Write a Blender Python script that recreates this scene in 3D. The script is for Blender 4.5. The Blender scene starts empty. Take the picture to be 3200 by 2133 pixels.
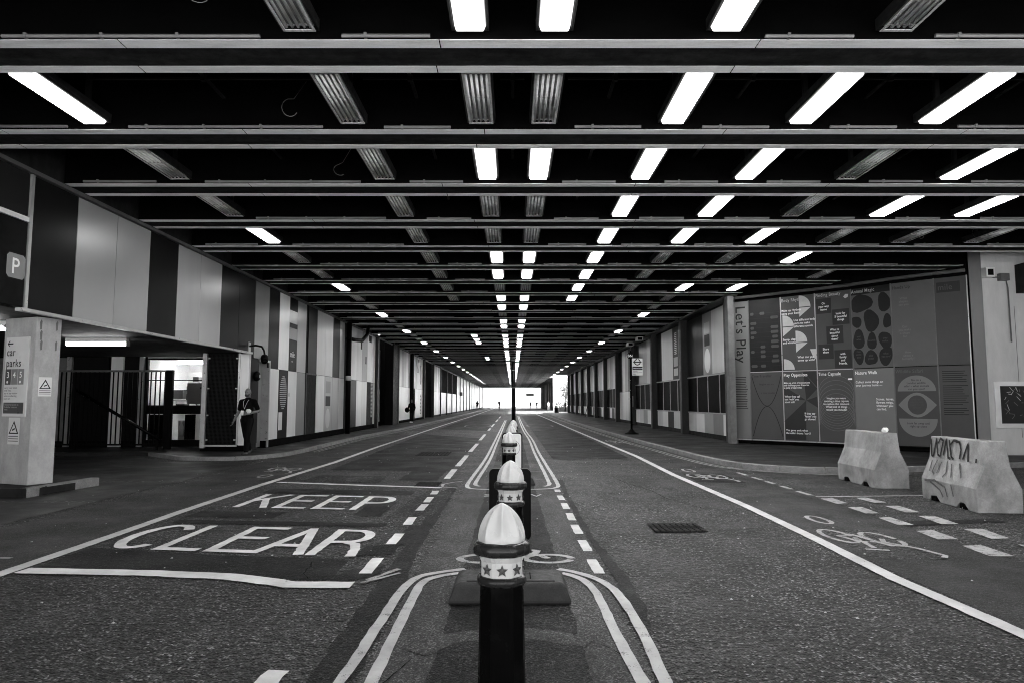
import bpy, bmesh, math, random
from mathutils import Vector, Matrix, noise as mnoise
from mathutils.geometry import tessellate_polygon
random.seed(7)
R = math.radians
scene = bpy.context.scene
COL = scene.collection

# ------------------------------------------------------------------ camera
cam_d = bpy.data.cameras.new('camera')
cam_d.sensor_width = 36.0
cam_d.lens = 36.0 * 2150 / 3200
cam_d.shift_x = -2 / 3200
cam_d.clip_start = 0.05
cam_d.clip_end = 6000
cam = bpy.data.objects.new('camera', cam_d)
cam.location = (0, 0, 1.55)
cam.rotation_euler = (R(90) + math.atan(189.5 / 2150), 0, 0)
COL.objects.link(cam)
scene.camera = cam

# ------------------------------------------------------------------ sky and sun
SUN_EL, SUN_AZ = R(40), R(62)          # azimuth measured from +Y towards +X
world = bpy.data.worlds.new('World')
scene.world = world
world.use_nodes = True
wn, wl = world.node_tree.nodes, world.node_tree.links
wn.clear()
sky = wn.new('ShaderNodeTexSky')
sky.sky_type = 'NISHITA'
sky.sun_disc = False
sky.sun_elevation = SUN_EL
sky.sun_rotation = SUN_AZ
bw = wn.new('ShaderNodeRGBToBW')       # black-and-white photograph
bg = wn.new('ShaderNodeBackground')
bg.inputs['Strength'].default_value = 0.07
wo = wn.new('ShaderNodeOutputWorld')
wl.new(sky.outputs[0], bw.inputs[0])
wl.new(bw.outputs[0], bg.inputs['Color'])
wl.new(bg.outputs[0], wo.inputs[0])
sun_d = bpy.data.lights.new('sun', 'SUN')
sun_d.energy = 5.0
sun_d.angle = R(0.5)
sun = bpy.data.objects.new('sun', sun_d)
sv = Vector((math.sin(SUN_AZ) * math.cos(SUN_EL), math.cos(SUN_AZ) * math.cos(SUN_EL), math.sin(SUN_EL)))
sun.rotation_euler = (-sv).to_track_quat('-Z', 'Y').to_euler()
COL.objects.link(sun)

vs = scene.view_settings
scene.display_settings.display_device = 'sRGB'
vs.view_transform = 'Standard'
vs.look = 'None'
vs.gamma = 1.0
vs.use_curve_mapping = False
vs.exposure = 3.7
LAMP = 2.6                              # radiance of a lit tube diffuser
cy = scene.cycles
cy.use_denoising = True
try:
    cy.denoiser = 'OPENIMAGEDENOISE'
except Exception:
    pass
cy.filter_width = 1.0
cy.max_bounces = 7
cy.diffuse_bounces = 4
cy.glossy_bounces = 3
cy.transparent_max_bounces = 8
cy.caustics_reflective = False
cy.caustics_refractive = False
cy.sample_clamp_indirect = 4.0

# ------------------------------------------------------------------ mesh helpers
class MB:
    def __init__(s):
        s.v, s.f = [], []
    def add(s, vs_, fs_):
        n = len(s.v)
        s.v += [tuple(p) for p in vs_]
        s.f += [tuple(i + n for i in f) for f in fs_]
        return s
    def box(s, x0, x1, y0, y1, z0, z1):
        return s.add([(x0, y0, z0), (x1, y0, z0), (x1, y1, z0), (x0, y1, z0), (x0, y0, z1), (x1, y0, z1), (x1, y1, z1), (x0, y1, z1)],
                     [(0, 3, 2, 1), (4, 5, 6, 7), (0, 1, 5, 4), (1, 2, 6, 5), (2, 3, 7, 6), (3, 0, 4, 7)])
    def prism(s, poly, z0, z1):
        n = len(poly)
        a = sum(poly[i][0] * poly[(i + 1) % n][1] - poly[(i + 1) % n][0] * poly[i][1] for i in range(n))
        if a < 0:
            poly = poly[::-1]
        v = [(x, y, z0) for x, y in poly] + [(x, y, z1) for x, y in poly]
        f = [(i, (i + 1) % n, n + (i + 1) % n, n + i) for i in range(n)]
        for t in tessellate_polygon([[Vector((x, y, 0)) for x, y in poly]]):
            f += [tuple(n + i for i in t), tuple(reversed(t))]
        return s.add(v, f)
    def tube(s, path, r, n=8, caps=True):
        path = [Vector(p) for p in path]
        rs = r if isinstance(r, (list, tuple)) else [r] * len(path)
        v, f = [], []
        up = None
        for i, p in enumerate(path):
            d = (path[min(i + 1, len(path) - 1)] - path[max(i - 1, 0)]).normalized()
            if up is None or abs(d.dot(up)) > .95:
                up = Vector((0, 0, 1)) if abs(d.z) < .9 else Vector((0, 1, 0))
            a = d.cross(up).normalized()
            b = a.cross(d).normalized()
            for k in range(n):
                t = 2 * math.pi * k / n
                v.append(p + (a * math.cos(t) + b * math.sin(t)) * rs[i])
        for i in range(len(path) - 1):
            for k in range(n):
                f.append((i * n + k, i * n + (k + 1) % n, (i + 1) * n + (k + 1) % n, (i + 1) * n + k))
        if caps:
            f.append(tuple(range(n - 1, -1, -1)))
            m = (len(path) - 1) * n
            f.append(tuple(m + k for k in range(n)))
        return s.add(v, f)
    def ell(s, c, r, n=14, m=9):
        v, f = [], []
        for j in range(m + 1):
            ph = math.pi * j / m
            for k in range(n):
                t = 2 * math.pi * k / n
                v.append((c[0] + r[0] * math.sin(ph) * math.cos(t), c[1] + r[1] * math.sin(ph) * math.sin(t), c[2] + r[2] * math.cos(ph)))
        for j in range(m):
            for k in range(n):
                f.append((j * n + k, (j + 1) * n + k, (j + 1) * n + (k + 1) % n, j * n + (k + 1) % n))
        return s.add(v, f)
    def lathe(s, prof, n=32, fn=None, cx=0, cy_=0):
        v, f = [], []
        for (r, z) in prof:
            for k in range(n):
                t = 2 * math.pi * (k + .5) / n
                q = r * (fn(t, z) if fn else 1)
                v.append((cx + q * math.cos(t), cy_ + q * math.sin(t), z))
        for j in range(len(prof) - 1):
            for k in range(n):
                f.append((j * n + k, j * n + (k + 1) % n, (j + 1) * n + (k + 1) % n, (j + 1) * n + k))
        f.append(tuple(range(n - 1, -1, -1)))
        f.append(tuple((len(prof) - 1) * n + k for k in range(n)))
        return s.add(v, f)

def rootloc(p):
    l = Vector((0, 0, 0))
    while p is not None:
        l += p.location
        p = p.parent
    return l

def obj(name, mb, mat, parent=None, smooth=False, bevel=0.0, local=False, rec=True):
    me = bpy.data.meshes.new(name)
    off = Vector((0, 0, 0)) if (parent is None or local) else rootloc(parent)
    vv = [(x - off.x, y - off.y, z - off.z) for x, y, z in mb.v]
    me.from_pydata(vv, [], mb.f)
    if rec:
        bm = bmesh.new()
        bm.from_mesh(me)
        bmesh.ops.recalc_face_normals(bm, faces=bm.faces)
        bm.to_mesh(me)
        bm.free()
    me.update()
    if smooth:
        me.polygons.foreach_set('use_smooth', [True] * len(me.polygons))
    me.materials.append(mat)
    o = bpy.data.objects.new(name, me)
    COL.objects.link(o)
    o.parent = parent
    if bevel:
        b = o.modifiers.new('bevel', 'BEVEL')
        b.width = bevel
        b.segments = 2
        b.limit_method = 'ANGLE'
    return o

def thing(name, label, cat, loc=(0, 0, 0), rz=0, group=None):
    o = bpy.data.objects.new(name, None)
    COL.objects.link(o)
    o.location = loc
    o.rotation_euler = (0, 0, rz)
    return tag(o, label, cat, group)

def tag(o, label, cat, group=None):
    o['label'] = label
    o['category'] = cat
    if group:
        o['group'] = group
    return o

def struct(o):
    o['kind'] = 'structure'
    return o

def B(x0, x1, y0, y1, z0, z1):
    return MB().box(x0, x1, y0, y1, z0, z1)

def copytree(o, parent=None, loc=None):
    c = o.copy()
    COL.objects.link(c)
    c.parent = parent
    if loc is not None:
        c.location = loc
    for ch in o.children:
        copytree(ch, c)
    return c

# flat painted or laid sheets ------------------------------------------------
def jit(pts, amp, step=.06, closed=True):
    out = []
    n = len(pts)
    for i in range(n if closed else n - 1):
        a, b = Vector(pts[i]), Vector(pts[(i + 1) % n])
        m = max(1, int((b - a).length / step))
        for k in range(m):
            p = a.lerp(b, k / m)
            q = Vector((p.x * 9, p.y * 9, 0.3))
            w = mnoise.noise_vector(q) * amp + mnoise.noise_vector(q * 3.1) * amp * .6
            out.append((p.x + w.x, p.y + w.y))
    if not closed:
        out.append(tuple(pts[-1]))
    return out

def sheet(name, poly, z, mat, parent, amp=.006, step=.06):
    p = jit(poly, amp, step) if amp else poly
    v = [(x, y, z) for x, y in p]
    f = [tuple(t) for t in tessellate_polygon([[Vector((x, y, 0)) for x, y in p]])]
    m = MB().add(v, f)
    o = obj(name, m, mat, parent)
    for pl in o.data.polygons:
        if pl.normal.z < 0:
            pl.flip()
    return o

def ribbon(path, w, z, amp=.005, step=.12):
    pts = []
    for i in range(len(path) - 1):
        a, b = Vector(path[i]), Vector(path[i + 1])
        L = (b - a).length
        m = max(1, int(L / min(max(step, L / 120), 3)))
        pts += [a.lerp(b, k / m) for k in range(m)]
    pts.append(Vector(path[-1]))
    v, f = [], []
    for i, p in enumerate(pts):
        d = (pts[min(i + 1, len(pts) - 1)] - pts[max(i - 1, 0)]).normalized()
        n = Vector((-d.y, d.x))
        for sgn in (-1, 1):
            q = Vector((p.x * 8, p.y * 8, sgn * 4.2))
            e = sgn * w / 2 + amp * (mnoise.noise(q) + .7 * mnoise.noise(q * 3.3))
            v.append((p.x + n.x * e, p.y + n.y * e, z))
    for i in range(len(pts) - 1):
        f.append((2 * i, 2 * i + 1, 2 * i + 3, 2 * i + 2))
    return v, f

def rib(name, path, w, z, mat, parent, amp=.005, step=.12):
    v, f = ribbon(path, w, z, amp, step)
    o = obj(name, MB().add(v, f), mat, parent, rec=False)
    for pl in o.data.polygons:
        if pl.normal.z < 0:
            pl.flip()
    return o

def arc(cx, cy_, rx, ry, a0, a1, n=18):
    return [(cx + rx * math.cos(R(a0 + (a1 - a0) * i / n)), cy_ + ry * math.sin(R(a0 + (a1 - a0) * i / n))) for i in range(n + 1)]

# ------------------------------------------------------------------ materials
def nt(name):
    m = bpy.data.materials.new(name)
    m.use_nodes = True
    t = m.node_tree
    return m, t.nodes, t.links, t.nodes['Principled BSDF']

def math_node(N, L, op, a, b=None, clamp=False):
    n = N.new('ShaderNodeMath')
    n.operation = op
    n.use_clamp = clamp
    for i, q in enumerate((a, b)):
        if q is None:
            continue
        if isinstance(q, (int, float)):
            n.inputs[i].default_value = q
        else:
            L.new(q, n.inputs[i])
    return n.outputs[0]

def pos(N, L, scale=(1, 1, 1)):
    g = N.new('ShaderNodeNewGeometry')
    m = N.new('ShaderNodeMapping')
    m.inputs['Scale'].default_value = scale
    L.new(g.outputs['Position'], m.inputs['Vector'])
    return m.outputs[0]

def noise(N, L, vec, scale, detail=4, rough=.6):
    n = N.new('ShaderNodeTexNoise')
    n.inputs['Scale'].default_value = scale
    n.inputs['Detail'].default_value = detail
    n.inputs['Roughness'].default_value = rough
    L.new(vec, n.inputs['Vector'])
    return n.outputs['Fac']

def ramp(N, L, fac, lo, hi, a=0.0, b=1.0):
    r = N.new('ShaderNodeMapRange')
    r.inputs['From Min'].default_value = lo
    r.inputs['From Max'].default_value = hi
    r.inputs['To Min'].default_value = a
    r.inputs['To Max'].default_value = b
    L.new(fac, r.inputs['Value'])
    return r.outputs[0]

def bump(N, L, b, h, strength, dist):
    n = N.new('ShaderNodeBump')
    n.inputs['Strength'].default_value = strength
    n.inputs['Distance'].default_value = dist
    L.new(h, n.inputs['Height'])
    L.new(n.outputs[0], b.inputs['Normal'])

def surf(name, base, rough=.6, var=.25, scale=3.0, stain=(1, 1, 1), metal=0.0, bmp=0.0, bscale=60, spec=.22, rvar=.1, fine=0.0, fscale=80):
    """painted / concrete / plastic surface with blotches, fine grain and slight relief"""
    m, N, L, b = nt(name)
    p = pos(N, L, stain)
    f = noise(N, L, p, scale, 5, .65)
    f = ramp(N, L, f, .25, .75, 1 - var, 1 + var)
    if fine:
        g = ramp(N, L, noise(N, L, pos(N, L), fscale, 3, .7), .3, .7, 1 - fine, 1 + fine)
        f = math_node(N, L, 'MULTIPLY', f, g)
    c = math_node(N, L, 'MULTIPLY', f, base)
    L.new(c, b.inputs['Base Color'])
    rr = ramp(N, L, noise(N, L, pos(N, L), scale * 2.3, 4, .6), .3, .7, max(.03, rough - rvar), min(1, rough + rvar))
    L.new(rr, b.inputs['Roughness'])
    b.inputs['Metallic'].default_value = metal
    b.inputs['Specular IOR Level'].default_value = spec
    if bmp:
        bump(N, L, b, noise(N, L, pos(N, L), bscale, 0 if bscale < 5 else 4, .6), bmp, .01)
    return m

def asphalt(name, base, speck=1.0, scale=70, bstr=.9, rough=.75, patch=.35, spec=.12):
    m, N, L, b = nt(name)
    p = pos(N, L)
    pz = pos(N, L, (1, 1, .2))
    big = ramp(N, L, noise(N, L, pz, .55, 5, .6), .3, .7, 1 - patch, 1 + patch)
    mid = ramp(N, L, noise(N, L, pos(N, L, (1, .16, 1)), 2.6, 5, .65), .3, .7, .55, 1.45)
    vo = N.new('ShaderNodeTexVoronoi')
    vo.inputs['Scale'].default_value = scale
    L.new(p, vo.inputs['Vector'])
    sep = N.new('ShaderNodeSeparateColor')
    L.new(vo.outputs['Color'], sep.inputs[0])
    stone = math_node(N, L, 'POWER', sep.outputs[0], 3.6)
    stone = ramp(N, L, stone, 0, 1, max(.10, 1 - .62 * speck), 1 + 5.2 * speck)
    edge = ramp(N, L, vo.outputs['Distance'], .25, .75, 1.0, max(.06, 1 - .75 * speck))
    fl = ramp(N, L, noise(N, L, p, scale * .28, 3, .6), .35, .65, 1 - .4 * speck, 1 + .4 * speck)
    oil = ramp(N, L, noise(N, L, p, 1.7, 3, .55), .60, .70, 1.0, .55)
    oil.node.clamp = True
    c = math_node(N, L, 'MULTIPLY', math_node(N, L, 'MULTIPLY', big, oil), mid)
    c = math_node(N, L, 'MULTIPLY', c, stone)
    c = math_node(N, L, 'MULTIPLY', c, edge)
    c = math_node(N, L, 'MULTIPLY', c, fl)
    c = math_node(N, L, 'MULTIPLY', c, base)
    L.new(c, b.inputs['Base Color'])
    L.new(ramp(N, L, noise(N, L, p, 1.1, 4, .6), .3, .7, rough - .14, rough + .1), b.inputs['Roughness'])
    b.inputs['Specular IOR Level'].default_value = spec
    h = math_node(N, L, 'SUBTRACT', fl, vo.outputs['Distance'])
    bump(N, L, b, h, bstr, .006)
    return m

def paint(name, val, wear=.5, under=.022, scale=9):
    """thermoplastic road paint worn through to the asphalt in places"""
    m, N, L, b = nt(name)
    p = pos(N, L)
    a = noise(N, L, p, scale, 6, .72)
    f2 = noise(N, L, p, 90, 3, .6)
    s = math_node(N, L, 'ADD', math_node(N, L, 'MULTIPLY', a, .62), math_node(N, L, 'MULTIPLY', f2, .38))
    th = .30 + .22 * wear
    k = ramp(N, L, s, th - .02, th + .03)
    dirt = ramp(N, L, noise(N, L, p, 2.4, 6, .7), .28, .72, .62, 1.14)
    mix = math_node(N, L, 'ADD', under, math_node(N, L, 'MULTIPLY', k, val - under))
    c = math_node(N, L, 'MULTIPLY', mix, dirt)
    L.new(c, b.inputs['Base Color'])
    b.inputs['Roughness'].default_value = .62
    bump(N, L, b, s, .5, .004)
    return m

def emit(name, s, hw=0, hl=0):
    """opal diffuser; with hw / hl its output falls off towards the moulded rim"""
    m, N, L, b = nt(name)
    b.inputs['Base Color'].default_value = (.8, .8, .8, 1)
    b.inputs['Emission Color'].default_value = (1, 1, 1, 1)
    b.inputs['Emission Strength'].default_value = s
    if hw:
        tc = N.new('ShaderNodeTexCoord')
        sp_ = N.new('ShaderNodeSeparateXYZ')
        L.new(tc.outputs['Object'], sp_.inputs[0])
        ax = math_node(N, L, 'ABSOLUTE', sp_.outputs[0])
        ay = math_node(N, L, 'ABSOLUTE', sp_.outputs[1])
        kx = ramp(N, L, ax, hw, hw - .05)
        ky = ramp(N, L, ay, hl, hl - .07)
        k = math_node(N, L, 'POWER', math_node(N, L, 'MINIMUM', kx, ky), 2.6)
        L.new(math_node(N, L, 'ADD', .006 * s, math_node(N, L, 'MULTIPLY', k, s * 1.25)), b.inputs['Emission Strength'])
    return m

def glass(name, tint=.75, rough=.02):
    m, N, L, b = nt(name)
    out = N['Material Output']
    t = N.new('ShaderNodeBsdfTransparent')
    t.inputs[0].default_value = (tint, tint, tint, 1)
    g = N.new('ShaderNodeBsdfGlossy')
    g.inputs['Roughness'].default_value = rough
    fr = N.new('ShaderNodeFresnel')
    fr.inputs[0].default_value = 1.45
    mx = N.new('ShaderNodeMixShader')
    L.new(fr.outputs[0], mx.inputs[0])
    L.new(t.outputs[0], mx.inputs[1])
    L.new(g.outputs[0], mx.inputs[2])
    L.new(mx.outputs[0], out.inputs[0])
    return m

M = dict(
    road=asphalt('asphalt_coarse', .0200, 1.9, 58, 2.4, .68, .55, .34),
    cyc=asphalt('asphalt_fine', .0175, 1.0, 100, 1.0, .62, .35, .22),
    patch=asphalt('asphalt_patch', .0085, 1.1, 90, .6, .7, .35),
    patchl=asphalt('asphalt_patch_pale', .026, 1.4, 70, .8, .75, .3),
    median=asphalt('median_asphalt', .0135, .9, 80, .5, .75, .75),
    medl=asphalt('median_concrete', .044, .5, 110, .4, .75, .45),
    pave=asphalt('pavement_asphalt', .010, .4, 120, .3, .6, .4, .22),
    outside=surf('paving_bounce', .55, .8, .2, 1.2),  # pale unseen paving, added to bounce daylight up onto the beam soffits
    kerb=surf('granite_kerb', .17, .75, .35, 5, bmp=.3, fine=.3, fscale=70),
    white=paint('road_paint_fresh', .60, .2),
    line=paint('road_paint_line', .47, .36),
    worn=paint('road_paint_worn', .31, .66),
    faint=paint('road_paint_faint', .10, 1.0),
    yellow=paint('road_paint_double_line', .37, .45),
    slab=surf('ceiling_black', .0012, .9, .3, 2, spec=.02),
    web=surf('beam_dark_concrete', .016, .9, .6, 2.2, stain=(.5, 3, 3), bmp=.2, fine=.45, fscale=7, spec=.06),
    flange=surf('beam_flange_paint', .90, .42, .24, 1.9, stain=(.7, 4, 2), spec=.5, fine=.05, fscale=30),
    cond=surf('conduit_grey', .15, .5, .25, 4, stain=(.6, 1, 1), metal=.3),
    hang=surf('hanger_steel', .008, .6, .3, 6, metal=.2),
    house=surf('light_housing', .010, .6, .2, 5, spec=.2),
    tray=surf('light_tray', .38, .5, .5, 5, stain=(3, .6, 1), fine=.3, fscale=12),
    tubeoff=surf('unlit_tube', .88, .35, .3, 6, stain=(1, .5, 1)),
    lens=surf('unlit_prismatic_lens', .46, .45, .45, 7, stain=(7, .35, 1), fine=.2, fscale=14),
    lamp=emit('lit_diffuser', LAMP, .1725, .752),
    lamp2=emit('lit_batten', LAMP * 1.2),
    pl=surf('enamel_light', 0.46, .3, .10, 1.4, stain=(1.6, 1.6, .22), spec=0.6, rvar=.02),  # lamp and daylight sheen on the walls put into this brighter tone
    pf=surf('enamel_light_shaded', .26, .3, .06, .7, spec=.5, rvar=.02),  # darker copy of the light enamel, dimmer fascia light painted in
    pf2=surf('enamel_pale_shaded', .31, .3, .06, .7, spec=.5, rvar=.02),  # darker copy of the pale enamel, dimmer light put into the colour
    pl2=surf('enamel_pale', 0.6, .3, .10, 1.4, stain=(1.6, 1.6, .22), spec=0.6, rvar=.02),  # pale twin, also brightened in colour for the light on the walls
    pm=surf('enamel_mid', 0.15, .3, .10, 1.4, stain=(1.6, 1.6, .22), spec=0.4, rvar=.02),
    pm2=surf('enamel_grey', 0.28, .3, .10, 1.4, stain=(1.6, 1.6, .22), spec=0.5, rvar=.02),
    pd=surf('enamel_dark', 0.008, 0.3, .05, .8, spec=.03, rvar=.02),
    pd2=surf('enamel_charcoal', 0.013, 0.3, .05, .8, spec=.03, rvar=.02),
    black=surf('black_paint', .0025, .5, .2, 4, spec=.05),
    blackg=surf('black_gloss', .002, .22, .2, 4, spec=.05),
    void=surf('dark_recess', .003, .9, .2, 2, spec=.02),
    trim=surf('aluminium_trim', .36, .35, .15, 4, metal=.5),
    steel=surf('grey_steel', .10, .45, .3, 3, metal=.3),
    colm=surf('column_paint', .018, .5, .35, 2.0, stain=(2, 2, .5), fine=.15, fscale=12),
    conc=surf('concrete_grey', .13, .85, .30, 2.5, bmp=.25, fine=.12),
    concd=surf('concrete_dark', .010, .85, .5, 2.2, stain=(2, 2, .5), bmp=.2),
    barr=surf('barrier_concrete', .22, .9, .5, 2.6, stain=(1, 1, .8), bmp=.35, fine=.12, fscale=45),
    wwall=surf('white_render', .45, .8, .16, 1.6, stain=(1.5, 1.5, .4), bmp=.1, fine=.05),
    pill=surf('pillar_paint', .34, .85, .26, 2.2, stain=(1.6, 1.6, .8), bmp=.1, fine=.06, fscale=30),
    dome=surf('bollard_white_paint', .42, .3, .06, 4, stain=(1, 1, .4), fine=.02, fscale=30, spec=.4),
    ring=surf('bollard_dark_paint', .014, .25, .15, 9),
    star=surf('bollard_star_paint', .04, .3, .2, 9),
    rubber=surf('rubber_base', .018, .62, .3, 8, bmp=.3, fine=.2, fscale=90),
    ink=surf('ink_black', .02, .5, .1, 8),
    inkm=surf('ink_grey', .12, .5, .1, 8),
    inkl=surf('ink_pale', .40, .5, .1, 8),
    inkw=surf('ink_white', .80, .5, .06, 8),
    signw=surf('sign_white', .58, .35, .08, 3),
    signd=surf('sign_dark', .07, .35, .1, 3),
    signm=surf('sign_mid', .20, .35, .1, 3),
    win=surf('dark_glass', .0015, .5, .2, 2, spec=.02, rvar=.02),
    pane=glass('window_pane', .85, .01),
    skin=surf('skin', .13, .55, .12, 12),
    beard=surf('beard', .03, .7, .2, 40),
    shirt=surf('black_cotton', .003, .9, .3, 10, spec=.05),
    trous=surf('dark_trousers', .005, .9, .4, 9, spec=.05),
    shoe=surf('dark_shoe', .03, .5, .2, 12),
    cup=surf('paper_cup', .75, .6, .06, 12),
    paperbag=surf('paper_bag', .6, .8, .25, 14),
    leaf=surf('leaf', .06, .55, .4, 3),
    bark=surf('bark', .07, .9, .3, 8),
    mesh=surf('mesh_wire', .014, .6, .3, 5, spec=.1),
    lamp3=emit('workroom_tube', LAMP * 1.5),
    room=surf('room_wall', .8, .8, .08, 2),
    graf=surf('graffiti_ink', .010, .6, .5, 22),
    grafs=surf('graffiti_smear', .08, .8, .5, 16),
)
# fix: stain the lens of unlit fittings is thin glass over a tray with tubes

# ------------------------------------------------------------------ lettering (meshed once, before the scene fills up)
TXT = {}
def want(s, spacing=1.06, line=1.0, align='LEFT'):
    k = (s, align)
    if k in TXT:
        return
    cu = bpy.data.curves.new('lettering', 'FONT')
    cu.body = s
    cu.size = 1.0
    cu.resolution_u = 3
    cu.offset = .007
    cu.align_x = align
    cu.space_line = line
    cu.space_character = spacing
    o = bpy.data.objects.new('lettering_tmp', cu)
    COL.objects.link(o)
    TXT[k] = o

WORDS = ["car\nparks", "3", "4", "5", "carry your ticket\nwith you.\npay at pay station\nbefore collecting\nyour car.",
         "Pedestrian access to\nfrobisher crescent\nwest", "P", "BN", "Beech Street", "towards\nLiverpool Street", "153",
         "Let's Play", "Body Rhythms", "Make up rhythms\nusing your body", "Use different body\nparts to make\ndifferent sounds",
         "Stamp, clap\nand whistle.", "What can you\ncome up with?", "Finding Beauty", "Animal Magic", "Hands Up", "Time Traveller",
         "Play Opposites", "Make up a list of instructions\nand challenge your friend to\na game of opposites.",
         "When they call\nout 'walk' you\nstand still.", "If they say\n'faster' you\ngo slower!", "The game ends when\nthe caller shouts 'start'!",
         "Time Capsule", "Nature Walk", "Collect some things on\nyour journey home \u2014", "Stones, leaves,\nflowers twigs,\nwhatever you\ncan find.",
         "Wildlife Safari", "LOOK RIGHT", "LOOK LEFT", "mile", "H"]
CWORDS = ["On\nyour way\nhome", "look for\n5 beautiful\nthings", "What is\nbeautiful\nabout\nthem?", "Share\nthem", "with\nfamily\nand\nfriends.",
          "Imagine you were\ncreating a time capsule\nto capture this moment.\nWhat kind of things\nwould you include?",
          "Go on a\nLondon wildlife\nsafari - what animals\ncan you spot?", "Look up in\nthe air and\ndown on the\nground",
          "Look far away and\nright up close", "and\nwhat", "sounds", "they\nmake.", "Can\nsome\none", "else\nguess", "what\nyou are?",
          "What\nshapes\ncan you", "How\nabout a\nbutterfly?", "Can\nyou make\na shape\nfor", "SLOW", "Imagine you are", "a time traveller"]
for w in WORDS:
    want(w)
for w in CWORDS:
    want(w, align='CENTER')
bpy.context.view_layer.update()
dg = bpy.context.evaluated_depsgraph_get()
for k, o in list(TXT.items()):
    me = bpy.data.meshes.new_from_object(o.evaluated_get(dg))
    me.materials.clear()
    cu = o.data
    bpy.data.objects.remove(o)
    bpy.data.curves.remove(cu)
    TXT[k] = me

def text(s, size, o, r, u, mat, parent, name='lettering', align='LEFT', sx=1.0):
    """flat lettering: o = origin on the surface, r / u = reading and up directions"""
    me = TXT[(s, align)].copy()
    me.materials.append(mat)
    r, u = Vector(r).normalized(), Vector(u).normalized()
    n = r.cross(u)
    ob = bpy.data.objects.new(name, me)
    COL.objects.link(ob)
    ob.parent = parent
    mat4 = Matrix((r * size * sx, u * size, n * size)).transposed()
    for v in me.vertices:
        v.co = mat4 @ v.co
    ob.location = Vector(o) - rootloc(parent)
    return ob

def flat(name, pts, o, r, u, mat, parent, off=.004):
    """flat polygon in the (r, u) plane lifted by off along its normal"""
    o, r, u = Vector(o), Vector(r).normalized(), Vector(u).normalized()
    n = r.cross(u)
    v = [o + r * a + u * b + n * off for a, b in pts]
    f = [tuple(t) for t in tessellate_polygon([[Vector((a, b, 0)) for a, b in pts]])]
    ob = obj(name, MB().add(v, f), mat, parent, rec=False)
    for pl in ob.data.polygons:
        if pl.normal.dot(n) < 0:
            pl.flip()
    return ob

def rect(a0, a1, b0, b1):
    return [(a0, b0), (a1, b0), (a1, b1), (a0, b1)]

def strip(pts, w):
    """outline polygon of a stroke (no self overlap)"""
    pts = [Vector(p) for p in pts]
    l, r_ = [], []
    for i, p in enumerate(pts):
        d = (pts[min(i + 1, len(pts) - 1)] - pts[max(i - 1, 0)]).normalized()
        n = Vector((-d.y, d.x)) * w / 2
        l.append(tuple(p + n))
        r_.append(tuple(p - n))
    return l + r_[::-1]
# ================================================================== THE SETTING
YN, YF = -1.4, 186.0
ground = struct(obj('ground', B(-900, 900, -900, 1600, -.4, -.02), M['outside']))
road = struct(obj('road', B(-17, 17, YN - 1, 260, -.3, 0), M['road']))

def sheetz(name, poly, z, mat, parent=road, amp=.012, step=.15):
    return sheet(name, poly, z, mat, parent, amp, step)

# cycle lanes beside the two white lines, smoother surfacing
cl = struct(sheet('cycle_lane', [(3.50, -3.5), (4.92, -3.5), (4.95, 11), (4.95, 15), (4.85, 21), (4.6, 30), (4.45, 50), (4.3, 96), (3.4, 96), (3.45, 40), (3.5, 20)], .004, M['cyc'], None, .015, .2))
cl2 = struct(sheet('cycle_lane', [(-4.72, -3.5), (-4.72, 60), (-4.75, 180), (-5.8, 180), (-5.98, 58), (-6.28, 38), (-6.55, 28), (-6.42, 22), (-6.6, 19), (-6.35, 14), (-6.3, 9), (-6.1, -3.5)], .004, M['cyc'], None, .02, .2))
fc = struct(sheet('car_park_floor', [(-16.9, -3.5), (-6.4, -3.5), (-6.5, 9), (-6.55, 14), (-6.8, 18.3), (-9.2, 18.2), (-10.6, 19.9), (-16.9, 20.0)], .006, M['pave'], None, .02, .25))
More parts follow.
